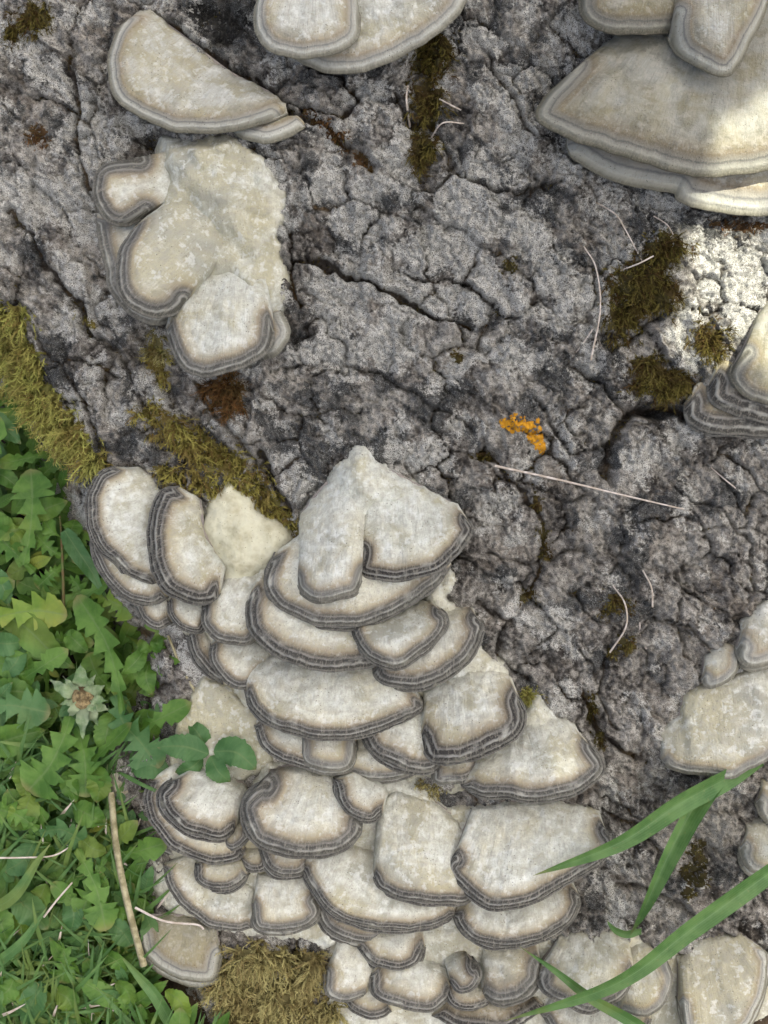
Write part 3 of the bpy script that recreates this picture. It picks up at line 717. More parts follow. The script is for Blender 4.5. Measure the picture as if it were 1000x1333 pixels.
C(BF, [(217, 782), (221, 803), (238, 819), (260, 824), (270, 812)], [(232, 775), (262, 786)], 22, 'small ringed bracket between the left pair and the white sheet', -2, 0.6, 1, 8, .0, G_MAIN)
C(BF, [(244, 826), (253, 852), (270, 876), (292, 890)], [(262, 815), (290, 850)], 16, 'narrow outer rim sticking out of the cluster on the left side', -8, 0.6, 1, 8, .0, G_MAIN)
C(BF, [(264, 788), (263, 812), (285, 835), (322, 839), (340, 822)], [(310, 748), (345, 748), (352, 780)], 28, 'white sheet-like bracket under the pale yellow lump', 4, 0.75, 0.9, 9, .0, G_MAIN)
C(BF, [(274, 838), (275, 862), (289, 885), (310, 896), (332, 893), (343, 876)], [(296, 828), (335, 836), (350, 855)], 24, 'small bracket with double dark rim left of the widest bracket', 0, 0.7, 1, 9, .0, G_MAIN)
C(BF, [(318, 895), (329, 925), (354, 944), (410, 960), (466, 958), (516, 942), (546, 926), (548, 908)], [(338, 858), (400, 860), (470, 860), (515, 885)], 50,
  'widest bracket of the main cluster, white with three dark rim lines', 2, 0.95, 1, 10, .0, G_MAIN)
C(BF, [(326, 772), (320, 794), (328, 826), (352, 850), (392, 867), (434, 874), (484, 867), (500, 850)], [(352, 742), (420, 770), (490, 800)], 48,
  'third bracket from the top of the main cluster, broad and dark-banded', 6, 0.9, 1, 10, .0, G_MAIN)
C(BF, [(360, 718), (347, 748), (351, 776), (373, 797), (408, 811), (450, 815), (490, 807), (532, 786), (566, 762), (588, 735)], [(404, 706), (440, 690), (520, 696), (570, 712)], 50,
  'second tier of the main cluster, a wide shelf with an eroded right rim', 10, 0.8, 1, 10, .0, G_MAIN)
C(BF, [(470, 716), (468, 746), (502, 756), (538, 752), (574, 740), (600, 717), (616, 692), (608, 676)], [(484, 640), (500, 612), (545, 634), (588, 660)], 60,
  'topmost right-hand bracket fanning out from the white crust', 16, 0.8, 1, 10, .2, G_MAIN, p=1.5)
C(BF, [(388, 750), (390, 769), (411, 781), (440, 777), (463, 769), (474, 742)], [(396, 672), (414, 645), (436, 620), (460, 610), (482, 640)], 72,
  'tall white lobe that tops the main cluster, with a small rounded lip', 18, 0.62, 0.75, 9, .15, G_MAIN, p=1.25)
C(BF, [(486, 868), (491, 886), (516, 894), (552, 893), (594, 871), (618, 846), (627, 818), (620, 806)], [(520, 820), (580, 795), (612, 800)], 46, 'dark-rimmed bracket poking out behind the oval lobe on the right', 6, 1.15, 1, 10, .1, G_MAIN)
C(BF, [(458, 812), (463, 834), (484, 858), (516, 868), (548, 851), (576, 822), (580, 804), (572, 794)], [(478, 800), (520, 786), (558, 784)], 62, 'oval front lobe ringed in dark grey, right of the third tier', 10, 0.75, 1, 10, .1, G_MAIN)
C(BF, [(331, 942), (340, 970), (365, 990), (396, 1000), (428, 1005), (455, 1002)], [(350, 930), (400, 945), (440, 960)], 30, 'shelf just beneath the widest bracket, at its left', -4, 0.7, 1, 9, .0, G_MAIN)
C(BF, [(391, 962), (396, 994), (428, 1004), (456, 998), (464, 965)], [(400, 945), (455, 945)], 36, 'squarish little lobe hanging below the middle of the widest bracket', 0, 0.6, 0.7, 9, .1, G_MAIN)
C(BF, [(440, 1004), (474, 1014), (508, 1014), (540, 1006), (548, 992)], [(455, 965), (500, 968), (530, 975)], 28, 'thin pale shelf right of the squarish little lobe', -4, 0.6, 0.8, 8, .0, G_MAIN)
C(BF, [(471, 950), (480, 972), (497, 987), (532, 1003), (562, 1003), (575, 990)], [(500, 930), (545, 925), (570, 950)], 40, 'dark-lipped bracket at the right end of the widest bracket', 2, 0.95, 1, 10, .1, G_MAIN)
C(BF, [(562, 1002), (566, 1018), (592, 1021), (620, 1013), (628, 996)], [(572, 985), (618, 980)], 24, 'little dark bracket squeezed between two larger right-hand ones', -2, 0.8, 1, 9, .1, G_MAIN)
C(BF, [(546, 958), (556, 986), (576, 993), (612, 988), (646, 973), (673, 958), (682, 938), (676, 910)], [(560, 900), (600, 870), (636, 868), (660, 885)], 54,
  'right-hand bracket with a scalloped rim and two white frills above it', 6, 1.0, 1, 10, .25, G_MAIN, p=1.5)
C(BF, [(600, 1018), (626, 1036), (660, 1037), (681, 1042), (716, 1041), (750, 1031), (780, 1011), (784, 994), (766, 968)], [(640, 975), (685, 945), (705, 935), (740, 952)], 50,
  'bracket pointing right at the end of the tiers, rim notched in the middle', 2, 0.95, 1, 10, .3, G_MAIN, p=1.5)

# ---- lower cluster
C(BF, [(136, 1026), (142, 1042), (158, 1048), (176, 1040)], [(148, 1004), (178, 1004)], 18, 'small brownish bracket at the edge of the grass, above the dead stalk', -20, 0.6, 0.7, 8, .8, G_LOW)
C(BF, [(183, 1075), (196, 1096), (215, 1112), (240, 1124)], [(200, 1060), (235, 1095)], 14, 'soiled thin rim below the double-ringed bracket at the stump foot', -16, 0.7, .9, 8, .6, G_LOW)
C(BF, [(196, 1012), (186, 1040), (194, 1070), (215, 1098), (244, 1115), (278, 1125), (308, 1121), (318, 1104)], [(240, 1000), (280, 1030), (305, 1070)], 36,
  'outer shelf of the double-ringed bracket on the lower left', -2, 0.85, 1, 10, .1, G_LOW)
C(BF, [(224, 1014), (208, 1034), (214, 1059), (236, 1080), (268, 1092), (291, 1093), (308, 1078)], [(258, 1004), (296, 1012), (318, 1034)], 50,
  'inner upper shelf of the double-ringed bracket on the lower left', 4, 0.75, 1, 9, .1, G_LOW)
C(BF, [(286, 1100), (304, 1108), (322, 1094), (326, 1080)], [(300, 1075), (318, 1070)], 34, 'small folded lip at the right of the double-ringed bracket', 0, 0.5, .9, 7, .1, G_LOW)
C(BF, [(310, 1124), (324, 1136), (344, 1135), (352, 1122)], [(318, 1108), (345, 1108)], 18, 'tiny bracket below the folded lip', -4, 0.5, 1, 7, .1, G_LOW)
C(BF, [(214, 1124), (216, 1152), (232, 1177), (256, 1196), (276, 1210), (310, 1213), (332, 1206)], [(250, 1118), (290, 1130), (325, 1158)], 30,
  'cream bracket with a thin dark rim at the stump foot, touched by a straw', -2, 0.62, 0.9, 9, .2, G_LOW)
C(BF, [(255, 1124), (256, 1146), (270, 1157), (292, 1159), (310, 1153), (323, 1138)], [(272, 1116), (312, 1120)], 30, 'small crescent bracket under the double-ringed one', 2, 0.65, 1, 8, .0, G_LOW)
C(BF, [(329, 1176), (331, 1204), (346, 1213), (376, 1213), (402, 1205), (414, 1190), (410, 1168)], [(340, 1144), (370, 1142), (395, 1152)], 32, 'smooth white bracket with faint rim above the golden moss', 0, 0.6, 0.8, 9, .0, G_LOW)
C(BF, [(339, 1100), (344, 1126), (362, 1140), (390, 1140), (404, 1128)], [(356, 1092), (400, 1098)], 28, 'half-hidden bracket beneath the dome-shaped one', -2, 0.65, 1, 8, .0, G_LOW)
C(BF, [(350, 1018), (326, 1032), (316, 1051), (321, 1080), (338, 1100), (372, 1113), (418, 1115), (450, 1104), (467, 1086), (470, 1066)], [(356, 1004), (390, 998), (428, 1006), (446, 1022)], 52,
  'dome-shaped white bracket with a clean dark double rim, left of centre below', 4, 0.85, 1, 10, .15, G_LOW)
C(BF, [(435, 1013), (441, 1042), (458, 1063), (484, 1069), (497, 1056)], [(468, 1010), (495, 1022), (505, 1038)], 40, 'small crescent bracket facing left beside the dome-shaped one', 6, 0.65, 1, 9, .0, G_LOW)
C(BF, [(408, 1178), (422, 1206), (447, 1224), (480, 1231), (500, 1220)], [(430, 1170), (470, 1190), (495, 1200)], 26, 'lower dark-rimmed fold under the broad two-lobed bracket', -6, 0.8, 1, 9, .0, G_LOW)
C(BF, [(394, 1122), (400, 1148), (420, 1178), (446, 1198), (486, 1209), (536, 1212), (578, 1203), (596, 1184)], [(425, 1100), (480, 1105), (540, 1140), (580, 1160)], 42,
  'broad two-lobed bracket with a greyish left shoulder in the lower cluster', 0, 0.72, 1, 10, .2, G_LOW)
C(BF, [(592, 1184), (598, 1208), (620, 1228), (654, 1235), (700, 1228), (738, 1207), (755, 1178), (752, 1160)], [(620, 1160), (680, 1150), (735, 1150)], 44, 'smooth white kidney-shaped bracket above the thin grass tip', -2, 0.9, 1, 10, .0, G_LOW)
C(BF, [(485, 1138), (494, 1157), (524, 1173), (562, 1178), (606, 1178), (620, 1160)], [(500, 1040), (530, 1028), (575, 1055), (605, 1090)], 56, 'tall cream fan with a grey lower edge, in the middle of the lower cluster', 4, 0.8, 0.9, 10, .2, G_LOW, p=1.4)
C(BF, [(592, 1112), (586, 1134), (599, 1157), (625, 1177), (650, 1185), (692, 1177), (738, 1152), (778, 1128), (797, 1102), (786, 1078)], [(625, 1056), (670, 1044), (720, 1042), (770, 1056)], 62,
  'big white fan bracket whose right edge the wide grass blade crosses', 6, 0.85, 1, 10, .2, G_LOW, p=1.5)
C(BF, [(464, 1232), (481, 1254), (512, 1264), (541, 1257), (554, 1232)], [(480, 1215), (530, 1210), (550, 1215)], 26, 'grey-rimmed bracket below the broad two-lobed one', 0, 0.8, 1, 9, .1, G_LOW)
C(BF, [(424, 1262), (422, 1284), (430, 1300), (450, 1306), (478, 1296)], [(446, 1232), (476, 1240), (490, 1262)], 26, 'tan-white bracket at the right end of the golden moss', 0, 0.55, 0.7, 9, .4, G_LOW)
C(BF, [(446, 1306), (464, 1322), (492, 1328), (512, 1318)], [(462, 1280), (500, 1288)], 20, 'low dark-edged bracket at the very bottom beside the golden moss', -6, 0.7, 1, 9, .1, G_LOW)
C(BF, [(483, 1266), (486, 1298), (514, 1312), (556, 1319), (582, 1306), (588, 1286)], [(500, 1256), (540, 1250), (575, 1262)], 30, 'white bracket with dark left rim near the bottom, left of a curled lobe', 2, 0.7, 1, 9, .1, G_LOW)
C(BF, [(576, 1286), (586, 1309), (612, 1318), (640, 1308)], [(592, 1274), (632, 1280)], 28, 'half-ring rim under the small curled lobe', -2, 0.6, 1, 8, .0, G_LOW)
C(BF, [(586, 1278), (598, 1295), (618, 1291), (627, 1270), (614, 1250)], [(580, 1254), (596, 1244), (606, 1248)], 38, 'small curled lobe with a dark hook-shaped rim near the bottom', 4, 0.55, 1, 8, .0, G_LOW)
C(BF, [(626, 1294), (650, 1309), (684, 1300), (702, 1278), (704, 1256)], [(632, 1238), (664, 1234), (696, 1236)], 36, 'pale bracket with wide grey rim, right of the small curled lobe', 0, 1.0, 0.85, 9, .1, G_LOW)
C(BF, [(560, 1322), (600, 1342), (660, 1346), (700, 1322), (708, 1306)], [(590, 1296), (650, 1300), (690, 1296)], 30, 'dark-banded bracket cut by the bottom edge of the picture', -6, 0.8, 1, 9, .0, G_LOW)
C(BF, [(704, 1318), (730, 1350), (790, 1366), (840, 1350), (850, 1326)], [(730, 1294), (790, 1300), (830, 1300)], 30, 'white bracket cut by the bottom edge, under the crossing grass blades', -6, 0.8, .9, 9, .0, G_LOW)
C(BF, [(806, 1318), (842, 1325), (866, 1308), (877, 1278), (868, 1250)], [(800, 1250), (832, 1234), (858, 1238)], 34, 'tan-tinged bracket right of the grass crossing', -2, 0.7, 0.6, 9, .5, G_LOW)
C(BF, [(700, 1262), (704, 1289), (726, 1305), (762, 1322), (794, 1312), (818, 1294), (826, 1262)], [(736, 1222), (772, 1214), (812, 1226)], 44, 'grey-stained cream bracket crossed by the long grass blade', 4, 0.75, 0.85, 9, .6, G_LOW)
C(BF, [(884, 1300), (900, 1350), (944, 1364), (978, 1334), (994, 1300), (1002, 1254), (990, 1234)], [(886, 1252), (910, 1226), (960, 1224)], 40, 'big brown-mottled bracket in the bottom right corner', 2, 0.6, 0.25, 10, .9, G_LOW)

# ---- right edge
C(BF, [(860, 988), (874, 1002), (902, 1009), (932, 1013), (958, 1014), (980, 1002), (1010, 984), (1040, 950)], [(868, 962), (890, 938), (898, 908), (935, 890), (985, 872), (1030, 880)], 44,
  'broad tan-white bracket on the right edge above the wide grass blade', 4, 0.8, 0.6, 8, .5, G_R, p=1.4)
C(BF, [(1000, 962), (1005, 990), (1030, 1000), (1060, 980)], [(1010, 930), (1060, 930)], 30, 'cream bracket cut by the right edge', 0, 0.6, 0.4, 9, .3, G_R)
C(BF, [(914, 882), (926, 895), (948, 888), (962, 870), (960, 852)], [(920, 862), (938, 844), (952, 846)], 26, 'small shell-shaped bracket on the right edge', 2, 0.75, 0.5, 7, .2, G_R)
C(BF, [(960, 840), (968, 862), (984, 868), (1010, 860), (1040, 830)], [(968, 818), (990, 790), (1030, 770)], 34, 'bluish white bracket at the right edge above the small shell-shaped one', 2, 0.8, 0.4, 7, .1, G_R)
C(BF, [(966, 1100), (972, 1126), (988, 1138), (1020, 1136), (1040, 1110)], [(976, 1082), (1000, 1068), (1030, 1070)], 28, 'small grey bracket on the right edge below the wide grass blade', 2, 0.8, 0.4, 9, .4, G_R)
C(BF, [(986, 1042), (994, 1064), (1015, 1078), (1045, 1070)], [(994, 1022), (1030, 1010)], 26, 'sliver of a brownish bracket at the right edge, above the small grey one', 0, 0.7, 0.4, 9, .7, G_R)
C(BF, [(893, 524), (899, 548), (924, 562), (964, 564), (1010, 566), (1050, 550)], [(915, 506), (960, 500), (1020, 505)], 24, 'lowest dark ringed bracket under the mossy hollow at right', 0, 1.35, 1.0, 9, .5, G_R)
C(BF, [(924, 498), (930, 522), (962, 538), (1010, 548), (1050, 530)], [(940, 478), (990, 480), (1030, 480)], 34, 'middle dark ringed bracket at the right edge', 4, 1.3, 1.0, 9, .5, G_R)
C(BF, [(966, 462), (954, 484), (964, 505), (984, 518), (1015, 524), (1060, 500)], [(984, 430), (1002, 402), (1040, 380)], 46, 'olive-grey bracket above two dark ringed ones at the right edge', 6, 0.95, 0.45, 9, .8, G_R, grey=.8)
# ---- weathered piece lying at the stump foot
C('fallen_bracket', [(180, 1214), (188, 1244), (212, 1266), (250, 1280), (278, 1275), (288, 1244)], [(200, 1203), (240, 1204), (276, 1214)], 22, 'weathered grey bracket piece lying at the foot of the dead stalk', 16, 0.9, 0.0, 13, 1.2, G_LOW, grey=.7, fade=(.02, .02))

# ================================================================== the lawn
def flat_z(y): return (-HGT / U - CE * (OY - np.asarray(y, float))) / SE
def gz(x, y):
    """the lawn in layout heights: level ground with a low bank against the stump"""
    x = np.asarray(x, float); y = np.asarray(y, float)
    z = flat_z(y); xe = np.interp(y, EDGE[:, 1], EDGE[:, 0])
    f = np.exp(-(np.maximum(xe - x, 0) / 900) ** 2) * np.exp(-(np.maximum(200 - y, 0) / 500) ** 2)
    bank = 0.5 * np.maximum(-27 - z, 0) * f
    near = np.exp(-(np.hypot(x - 200, y - 900) / 1200) ** 2)
    return z + bank + near * (12 * perlin(x / 70, y / 70, 111) + 5 * perlin(x / 25, y / 25, 113))
ax_ = axis(-9000, -400, 700, 9000, 14, 30); ay_ = axis(-14000, 350, 1600, 7000, 14, 30)
AX, AY = np.meshgrid(ax_, ay_)
gv = world(AX, AY, gz(AX, AY)).reshape(-1, 3)
tag(mesh_obj('ground', gv, grid_faces(len(ay_), len(ax_))[:, ::1], SOIL), None, None, None, 'structure')

def leaf_mesh(path, width, kind='oval', n=26, m=7, fold=0.25, roll=0.0, wave=2.0, seed=0, lobes=6):
    P = catmull(path, n); t = np.linspace(0, 1, n)
    T = np.gradient(P, axis=0); T /= np.linalg.norm(T, axis=1, keepdims=True) + 1e-9
    S = np.stack([-T[:, 1], T[:, 0], np.full(n, roll)], 1); S /= np.linalg.norm(S, axis=1, keepdims=True) + 1e-9
    if kind == 'oval': w = np.sin(np.pi * np.clip(t, 0, 1) ** 0.8) ** 0.75
    elif kind == 'round': w = np.clip(1 - (2 * t - 1) ** 2, 0, 1) ** 0.5
    elif kind == 'spoon': w = 0.10 + 0.9 * sstep(0.15, 0.55, t) * np.sqrt(np.clip(1 - sstep(0.5, 1.0, t) ** 1.6, 0, 1)); w *= np.where(t > .999, 0.1, 1)
    elif kind == 'lance': w = np.sin(np.pi * (0.06 + 0.94 * t) ** 0.62)
    elif kind == 'grass': w = np.clip(np.minimum(0.55 + t * 2.5, 1.0) * (1 - t ** 2.2), 0.0, 1)
    elif kind == 'blade': w = np.clip(np.minimum(0.75 + t, 1.0) * (1 - t ** 3.0), 0.01, 1)
    else:                                                      # dandelion: backward teeth and an arrow tip
        env = (0.22 + 0.78 * np.minimum(t * 1.5, 1) ** 0.9) * np.where(t > .74, np.sqrt(np.clip((1 - t) / .26, 0, 1)) , 1)
        fr = 1 - np.mod(t * lobes + 0.12 * np.sin(seed), 1)
        w = env * np.where(t > .76, 1.0, 0.28 + 0.72 * fr ** 1.2 * (0.7 + 0.5 * hash01((np.floor(t * lobes) * 7 + seed * 13).astype(int), 3)))
    w = w * width
    rg = np.random.default_rng(seed); asym = 1 + 0.15 * (rg.random() - .5)
    a = np.linspace(-1, 1, m)
    jag = 1 + (0.0 if kind in ('blade', 'grass') else 0.13) * perlin(t * 26, t * 0 + seed, 121) + (0.10 * (np.mod(t * 11, 1) - .5) if kind in ('oval', 'spoon') else 0)
    off = a[None] * (w * jag)[:, None] * np.where(a[None] > 0, asym, 2 - asym)
    X = P[:, None, :] + S[:, None, :] * off[..., None]
    X[..., 2] += fold * np.abs(off) + wave * np.sin(t * 17 + seed)[:, None] * np.abs(a)[None] ** 2 * np.sign(a)[None]
    V = world(X[..., 0], X[..., 1], X[..., 2]).reshape(-1, 3)
    at = np.stack([np.broadcast_to(t[:, None], (n, m)).ravel(), np.broadcast_to(a[None], (n, m)).ravel(), np.full(n * m, rg.random())], -1)
    return V, grid_faces(n, m), at
def add_leaf(parent, path, width, kind, mat, name='leaf', **kw):
    V, F, at = leaf_mesh(path, width, kind, **kw)
    return mesh_obj(name, V, F, mat, parent, {'leafv': at})
def tube(path, r0, r1, sides=7, n=24, rough=0.0, seed=0):
    P = catmull(path, n); T = np.gradient(P, axis=0); T /= np.linalg.norm(T, axis=1, keepdims=True) + 1e-9
    ref = np.array([0.3, 0.2, 1.0]); A = np.cross(T, ref); A /= np.linalg.norm(A, axis=1, keepdims=True) + 1e-9; B = np.cross(T, A)
    r = np.linspace(r0, r1, n) * (1 + rough * perlin(np.arange(n) * .6, np.arange(n) * 0 + seed, 131))
    an = np.linspace(0, 2 * math.pi, sides + 1)
    X = P[:, None] + r[:, None, None] * (np.cos(an)[None, :, None] * A[:, None] + np.sin(an)[None, :, None] * B[:, None])
    return world(X[..., 0], X[..., 1], X[..., 2]).reshape(-1, 3), grid_faces(n, sides + 1)
def zt(y): return float(np.interp(y, [450, 600, 800, 1000, 1333], [-150, -115, -70, -22, 12]))
def lp(pts, dz=0.0, arch=10):
    """layout points (x, y[, extra]) -> path floating at plant height with a slight arch"""
    n = len(pts); out = []
    for i, q in enumerate(pts):
        t = i / max(n - 1, 1)
        out.append((q[0], q[1], zt(q[1]) + dz + arch * math.sin(math.pi * t) + (q[2] if len(q) > 2 else 0)))
    out = np.array(out); f = (1 - out[:, 2] * U / DIST)[:, None]
    out[:, :2] = [OX, OY] + (out[:, :2] - [OX, OY]) * f
    return out
_ls = [0]
def plant(name, foot, label, leaves, cat='plant', group=None):
    e = empty(name, world(foot[0], foot[1], float(gz(foot[0], foot[1]))), label, cat, group)
    for kind, mat, width, pts, dz in leaves:
        _ls[0] += 1
        fine = kind == 'dandelion'
        add_leaf(e, lp(pts, dz), width, kind, mat, n=90 if fine else 30, m=9 if fine else 7, seed=_ls[0], roll=0.25 * math.sin(_ls[0] * 2.3), lobes=5 + _ls[0] % 3)
    return e
D, O, LN, SP, RD = 'dandelion', 'oval', 'lance', 'spoon', 'round'
plant('leafy_weed', (10, 600), 'bluish leaf cluster at the left edge below the yellow-green moss', [
    (O, LEAFB, 15, [(-25, 540), (0, 552), (28, 578)], 10), (O, LEAFB, 12, [(-20, 575), (-2, 590), (12, 620)], -20), (O, LEAF, 13, [(-20, 610), (5, 620), (30, 640)], -15)], 'plant')
plant('dandelion_plant', (60, 700), 'dandelion with broad lobed bright leaves left of the leftmost bracket', [
    (D, LEAF, 30, [(30, 735), (38, 700), (42, 655), (40, 610)], 16), (SP, LEAF, 16, [(30, 690), (55, 665), (88, 652)], 6), (D, LEAF, 26, [(45, 745), (20, 720), (-10, 690)], 0),
    (SP, LEAF, 17, [(35, 680), (18, 690), (-12, 682)], 4), (RD, LEAF, 13, [(14, 712), (28, 704), (42, 690)], 10), (O, LEAF, 12, [(50, 660), (62, 640), (72, 622)], -16)])
w_ = plant('leafy_weed', (82, 792), 'weed with a reddish upright stem and toothed leaf pairs', [
    (D, LEAF, 20, [(80, 725), (62, 712), (42, 690)], 6), (D, LEAF, 18, [(82, 735), (66, 748), (48, 765)], 2), (D, LEAF, 17, [(82, 728), (98, 712), (112, 690)], 0),
    (SP, LEAF, 14, [(82, 700), (92, 690), (98, 676)], 8), (SP, LEAF, 13, [(80, 700), (66, 690), (58, 676)], 8), (D, LEAF, 22, [(83, 760), (62, 775), (52, 800)], -8), (D, LEAF, 20, [(84, 752), (100, 760), (108, 786)], -6)])
V_, F_ = tube(lp([(83, 800), (82, 750), (80, 700), (78, 672)], 2, 4), 2.4, 1.4); mesh_obj('stem', V_, F_, STEM, w_)
plant('leafy_weed', (110, 770), 'long smooth blue-green leaf slanting towards the leftmost bracket', [(LN, LEAFB, 12, [(84, 690), (100, 715), (118, 742), (140, 782)], 22)], 'leaf')
plant('dandelion_plant', (10, 830), 'dandelion with a yellowing pointed leaf beside the left edge', [
    (D, LEAFY, 28, [(-25, 812), (10, 800), (50, 795), (88, 801)], 14), (O, LEAF, 22, [(0, 798), (35, 818), (70, 852), (98, 870)], 4), (O, LEAFB, 13, [(-18, 740), (2, 760), (12, 790)], 12),
    (RD, LEAFB, 17, [(-10, 835), (8, 838), (28, 836)], 10), (O, LEAF, 16, [(-20, 860), (15, 868), (45, 890)], -6), (O, LEAFB, 14, [(5, 880), (22, 860), (28, 838)], 0), (O, LEAF, 13, [(30, 850), (36, 875), (34, 900)], -4)])
plant('dandelion_plant', (150, 900), 'dandelion with one long toothed leaf running down towards the withered flower head', [
    (D, LEAF, 26, [(160, 930), (152, 880), (135, 830), (100, 775)], 22), (D, LEAFY, 22, [(112, 770), (140, 780), (178, 800)], 6), (SP, LEAF, 12, [(150, 885), (176, 862), (190, 842)], 16),
    (D, LEAF, 24, [(155, 905), (128, 880), (115, 850)], 0), (D, LEAF, 22, [(160, 890), (185, 880), (205, 905)], -12), (D, LEAF, 20, [(110, 840), (95, 835), (70, 838)], -6), (O, LEAF, 13, [(86, 822), (100, 836), (114, 850)], 2)])
plant('chickweed_plant', (205, 870), 'small weed with rounded leaves below the smallest bracket', [
    (SP, LEAF, 17, [(196, 852), (215, 866), (244, 884)], 14), (RD, LEAF, 8, [(198, 848), (204, 838), (206, 826)], 20), (RD, LEAF, 7.5, [(197, 848), (188, 842), (180, 834)], 18), (RD, LEAF, 8, [(199, 848), (208, 846), (217, 846)], 16),
    (O, LEAF, 14, [(195, 860), (190, 880), (198, 905)], 2), (SP, LEAF, 12, [(190, 858), (172, 872), (158, 888)], 8)])
plant('dandelion_plant', (160, 960), 'dandelion with broad blue-green leaves right of the withered flower head', [
    (D, LEAFB, 34, [(150, 905), (160, 940), (182, 965), (208, 1000)], 14), (O, LEAFB, 20, [(170, 980), (195, 995), (222, 1004)], 6), (D, LEAF, 26, [(160, 935), (185, 950), (215, 962)], 2), (O, LEAF, 16, [(150, 925), (140, 950), (135, 985)], 6),
    (O, LEAF, 15, [(175, 930), (200, 940), (228, 945)], -6)])
plant('clover_plant', (265, 985), 'three-leafed clover sprig lying over the fungus crust', [
    (O, LEAFB, 17, [(272, 982), (240, 972), (204, 972)], 26), (O, LEAFB, 19, [(278, 978), (308, 980), (334, 1002)], 30), (O, LEAFB, 14, [(274, 984), (284, 1004), (300, 1018)], 26), (O, LEAFB, 13, [(270, 976), (258, 955), (246, 940)], 20),
    (O, LEAFB, 12, [(264, 986), (248, 1000), (228, 1006)], 18)])
plant('dandelion_plant', (75, 1010), 'dandelion with large pale-veined leaves below the withered flower head', [
    (D, LEAF, 38, [(92, 932), (82, 962), (64, 998), (36, 1030)], 20), (D, LEAF, 30, [(100, 945), (110, 985), (112, 1038)], 10), (O, LEAF, 18, [(30, 985), (36, 1010), (32, 1040)], 6), (O, LEAF, 22, [(-20, 975), (20, 960), (60, 950)], 2),
    (D, LEAFB, 30, [(-40, 925), (10, 918), (66, 928)], 12), (O, LEAF, 18, [(-20, 905), (20, 900), (50, 905)], -4), (O, LEAF, 14, [(95, 1000), (90, 1020), (100, 1045)], 4), (O, LEAF, 17, [(120, 1000), (130, 1020), (126, 1045)], 8)])
plant('dandelion_plant', (40, 1090), 'dandelion low in the grass at the left edge, leaves spread flat', [
    (D, LEAF, 26, [(50, 1080), (20, 1060), (-25, 1050)], 8), (D, LEAFB, 24, [(52, 1085), (80, 1080), (112, 1098)], 10), (O, LEAF, 20, [(40, 1035), (30, 1060), (12, 1080)], 4), (O, LEAFB, 18, [(45, 1095), (30, 1120), (5, 1135)], 6), (O, LEAF, 17, [(95, 1050), (118, 1062), (140, 1072)], 2)])
plant('leafy_weed', (120, 1190), 'bright green folded leaf standing left of the dead stalk', [
    (D, LEAF, 24, [(100, 1104), (116, 1136), (128, 1165), (138, 1212)], 22), (D, LEAF, 22, [(138, 1115), (122, 1150), (104, 1195)], 14), (O, LEAF, 13, [(104, 1090), (120, 1104), (140, 1110)], 10)], 'leaf')
plant('leafy_weed', (150, 1230), 'pale small leaves around the foot of the dead stalk', [
    (RD, LEAFB, 14, [(140, 1200), (158, 1212), (172, 1232)], 10), (RD, LEAF, 11, [(146, 1188), (160, 1190), (172, 1192)], 12), (O, LEAFB, 12, [(190, 1190), (196, 1212), (192, 1240)], 2), (O, LEAF, 11, [(130, 1240), (150, 1250), (165, 1268)], 4)])
plant('leafy_weed', (40, 1200), 'group of dull green leaves among grass near the bottom left', [
    (O, LEAFB, 22, [(15, 1165), (40, 1185), (62, 1210)], 8), (O, LEAF, 18, [(-15, 1180), (0, 1200), (10, 1230)], 4), (O, LEAF, 15, [(60, 1150), (50, 1170), (30, 1180)], 6), (D, LEAF, 20, [(75, 1225), (85, 1245), (80, 1280)], 4), (O, LEAFB, 14, [(85, 1170), (96, 1190), (92, 1215)], 6)])
plant('leafy_weed', (60, 1300), 'low pale leaves in the bottom left corner of the lawn', [
    (O, LEAFB, 18, [(60, 1280), (45, 1300), (30, 1335)], 6), (O, LEAF, 15, [(70, 1290), (88, 1300), (98, 1325)], 4), (O, LEAF, 14, [(20, 1270), (10, 1290), (-10, 1300)], 4), (O, LEAF, 13, [(150, 1280), (165, 1290), (172, 1312)], 4), (O, LEAFY, 12, [(215, 1290), (235, 1305), (245, 1335)], 2)])

# withered dandelion head
hx, hy, hz = 105, 910, zt(910) + 30
head = empty('withered_dandelion', world(hx, hy, hz), 'withered dandelion head with pale spread bracts and brown middle among the leaves', 'flower')
V_, F_ = tube([(112, 935, hz - 90), (110, 925, hz - 50), (hx, hy, hz - 2)], 2.6, 3.4); mesh_obj('stalk', V_, F_, STEM, head)
for i, (ang, ln_, wd_) in enumerate([(-95, 45, 11), (-130, 38, 7), (-155, 52, 9), (-30, 32, 12), (5, 34, 10), (30, 38, 9), (62, 42, 11), (88, 54, 11), (125, 36, 8), (-62, 34, 8), (165, 30, 7)]):
    c, s_ = math.cos(math.radians(ang)), math.sin(math.radians(ang))
    path = [(hx + c * 6, hy + s_ * 6, hz), (hx + c * ln_ * .55, hy + s_ * ln_ * .55, hz + 7), (hx + c * ln_, hy + s_ * ln_, hz - 4 + 14 * math.sin(i * 2.1))]
    add_leaf(head, path, wd_ * (.75 + .5 * hash01(i * 31, 2)), 'lance', BRACT, 'bract', n=16, m=5, seed=i + 300, fold=-0.5 + .9 * hash01(i * 17, 4), wave=4.0, roll=.9 * math.sin(i * 1.7))
th_ = np.linspace(0, 2 * math.pi, 25); rr = np.linspace(0, 1, 9)
RR, TT = np.meshgrid(rr, th_, indexing='ij')
dx = hx + RR * 15 * np.cos(TT); dy = hy + RR * 16 * np.sin(TT)
mesh_obj('seed_disc', world(dx, dy, hz + 11 * np.sqrt(np.clip(1.02 - RR ** 2, 0, 1)) + 3.5 * perlin(dx / 4, dy / 4, 141)).reshape(-1, 3), grid_faces(9, 25), SEEDS, head)

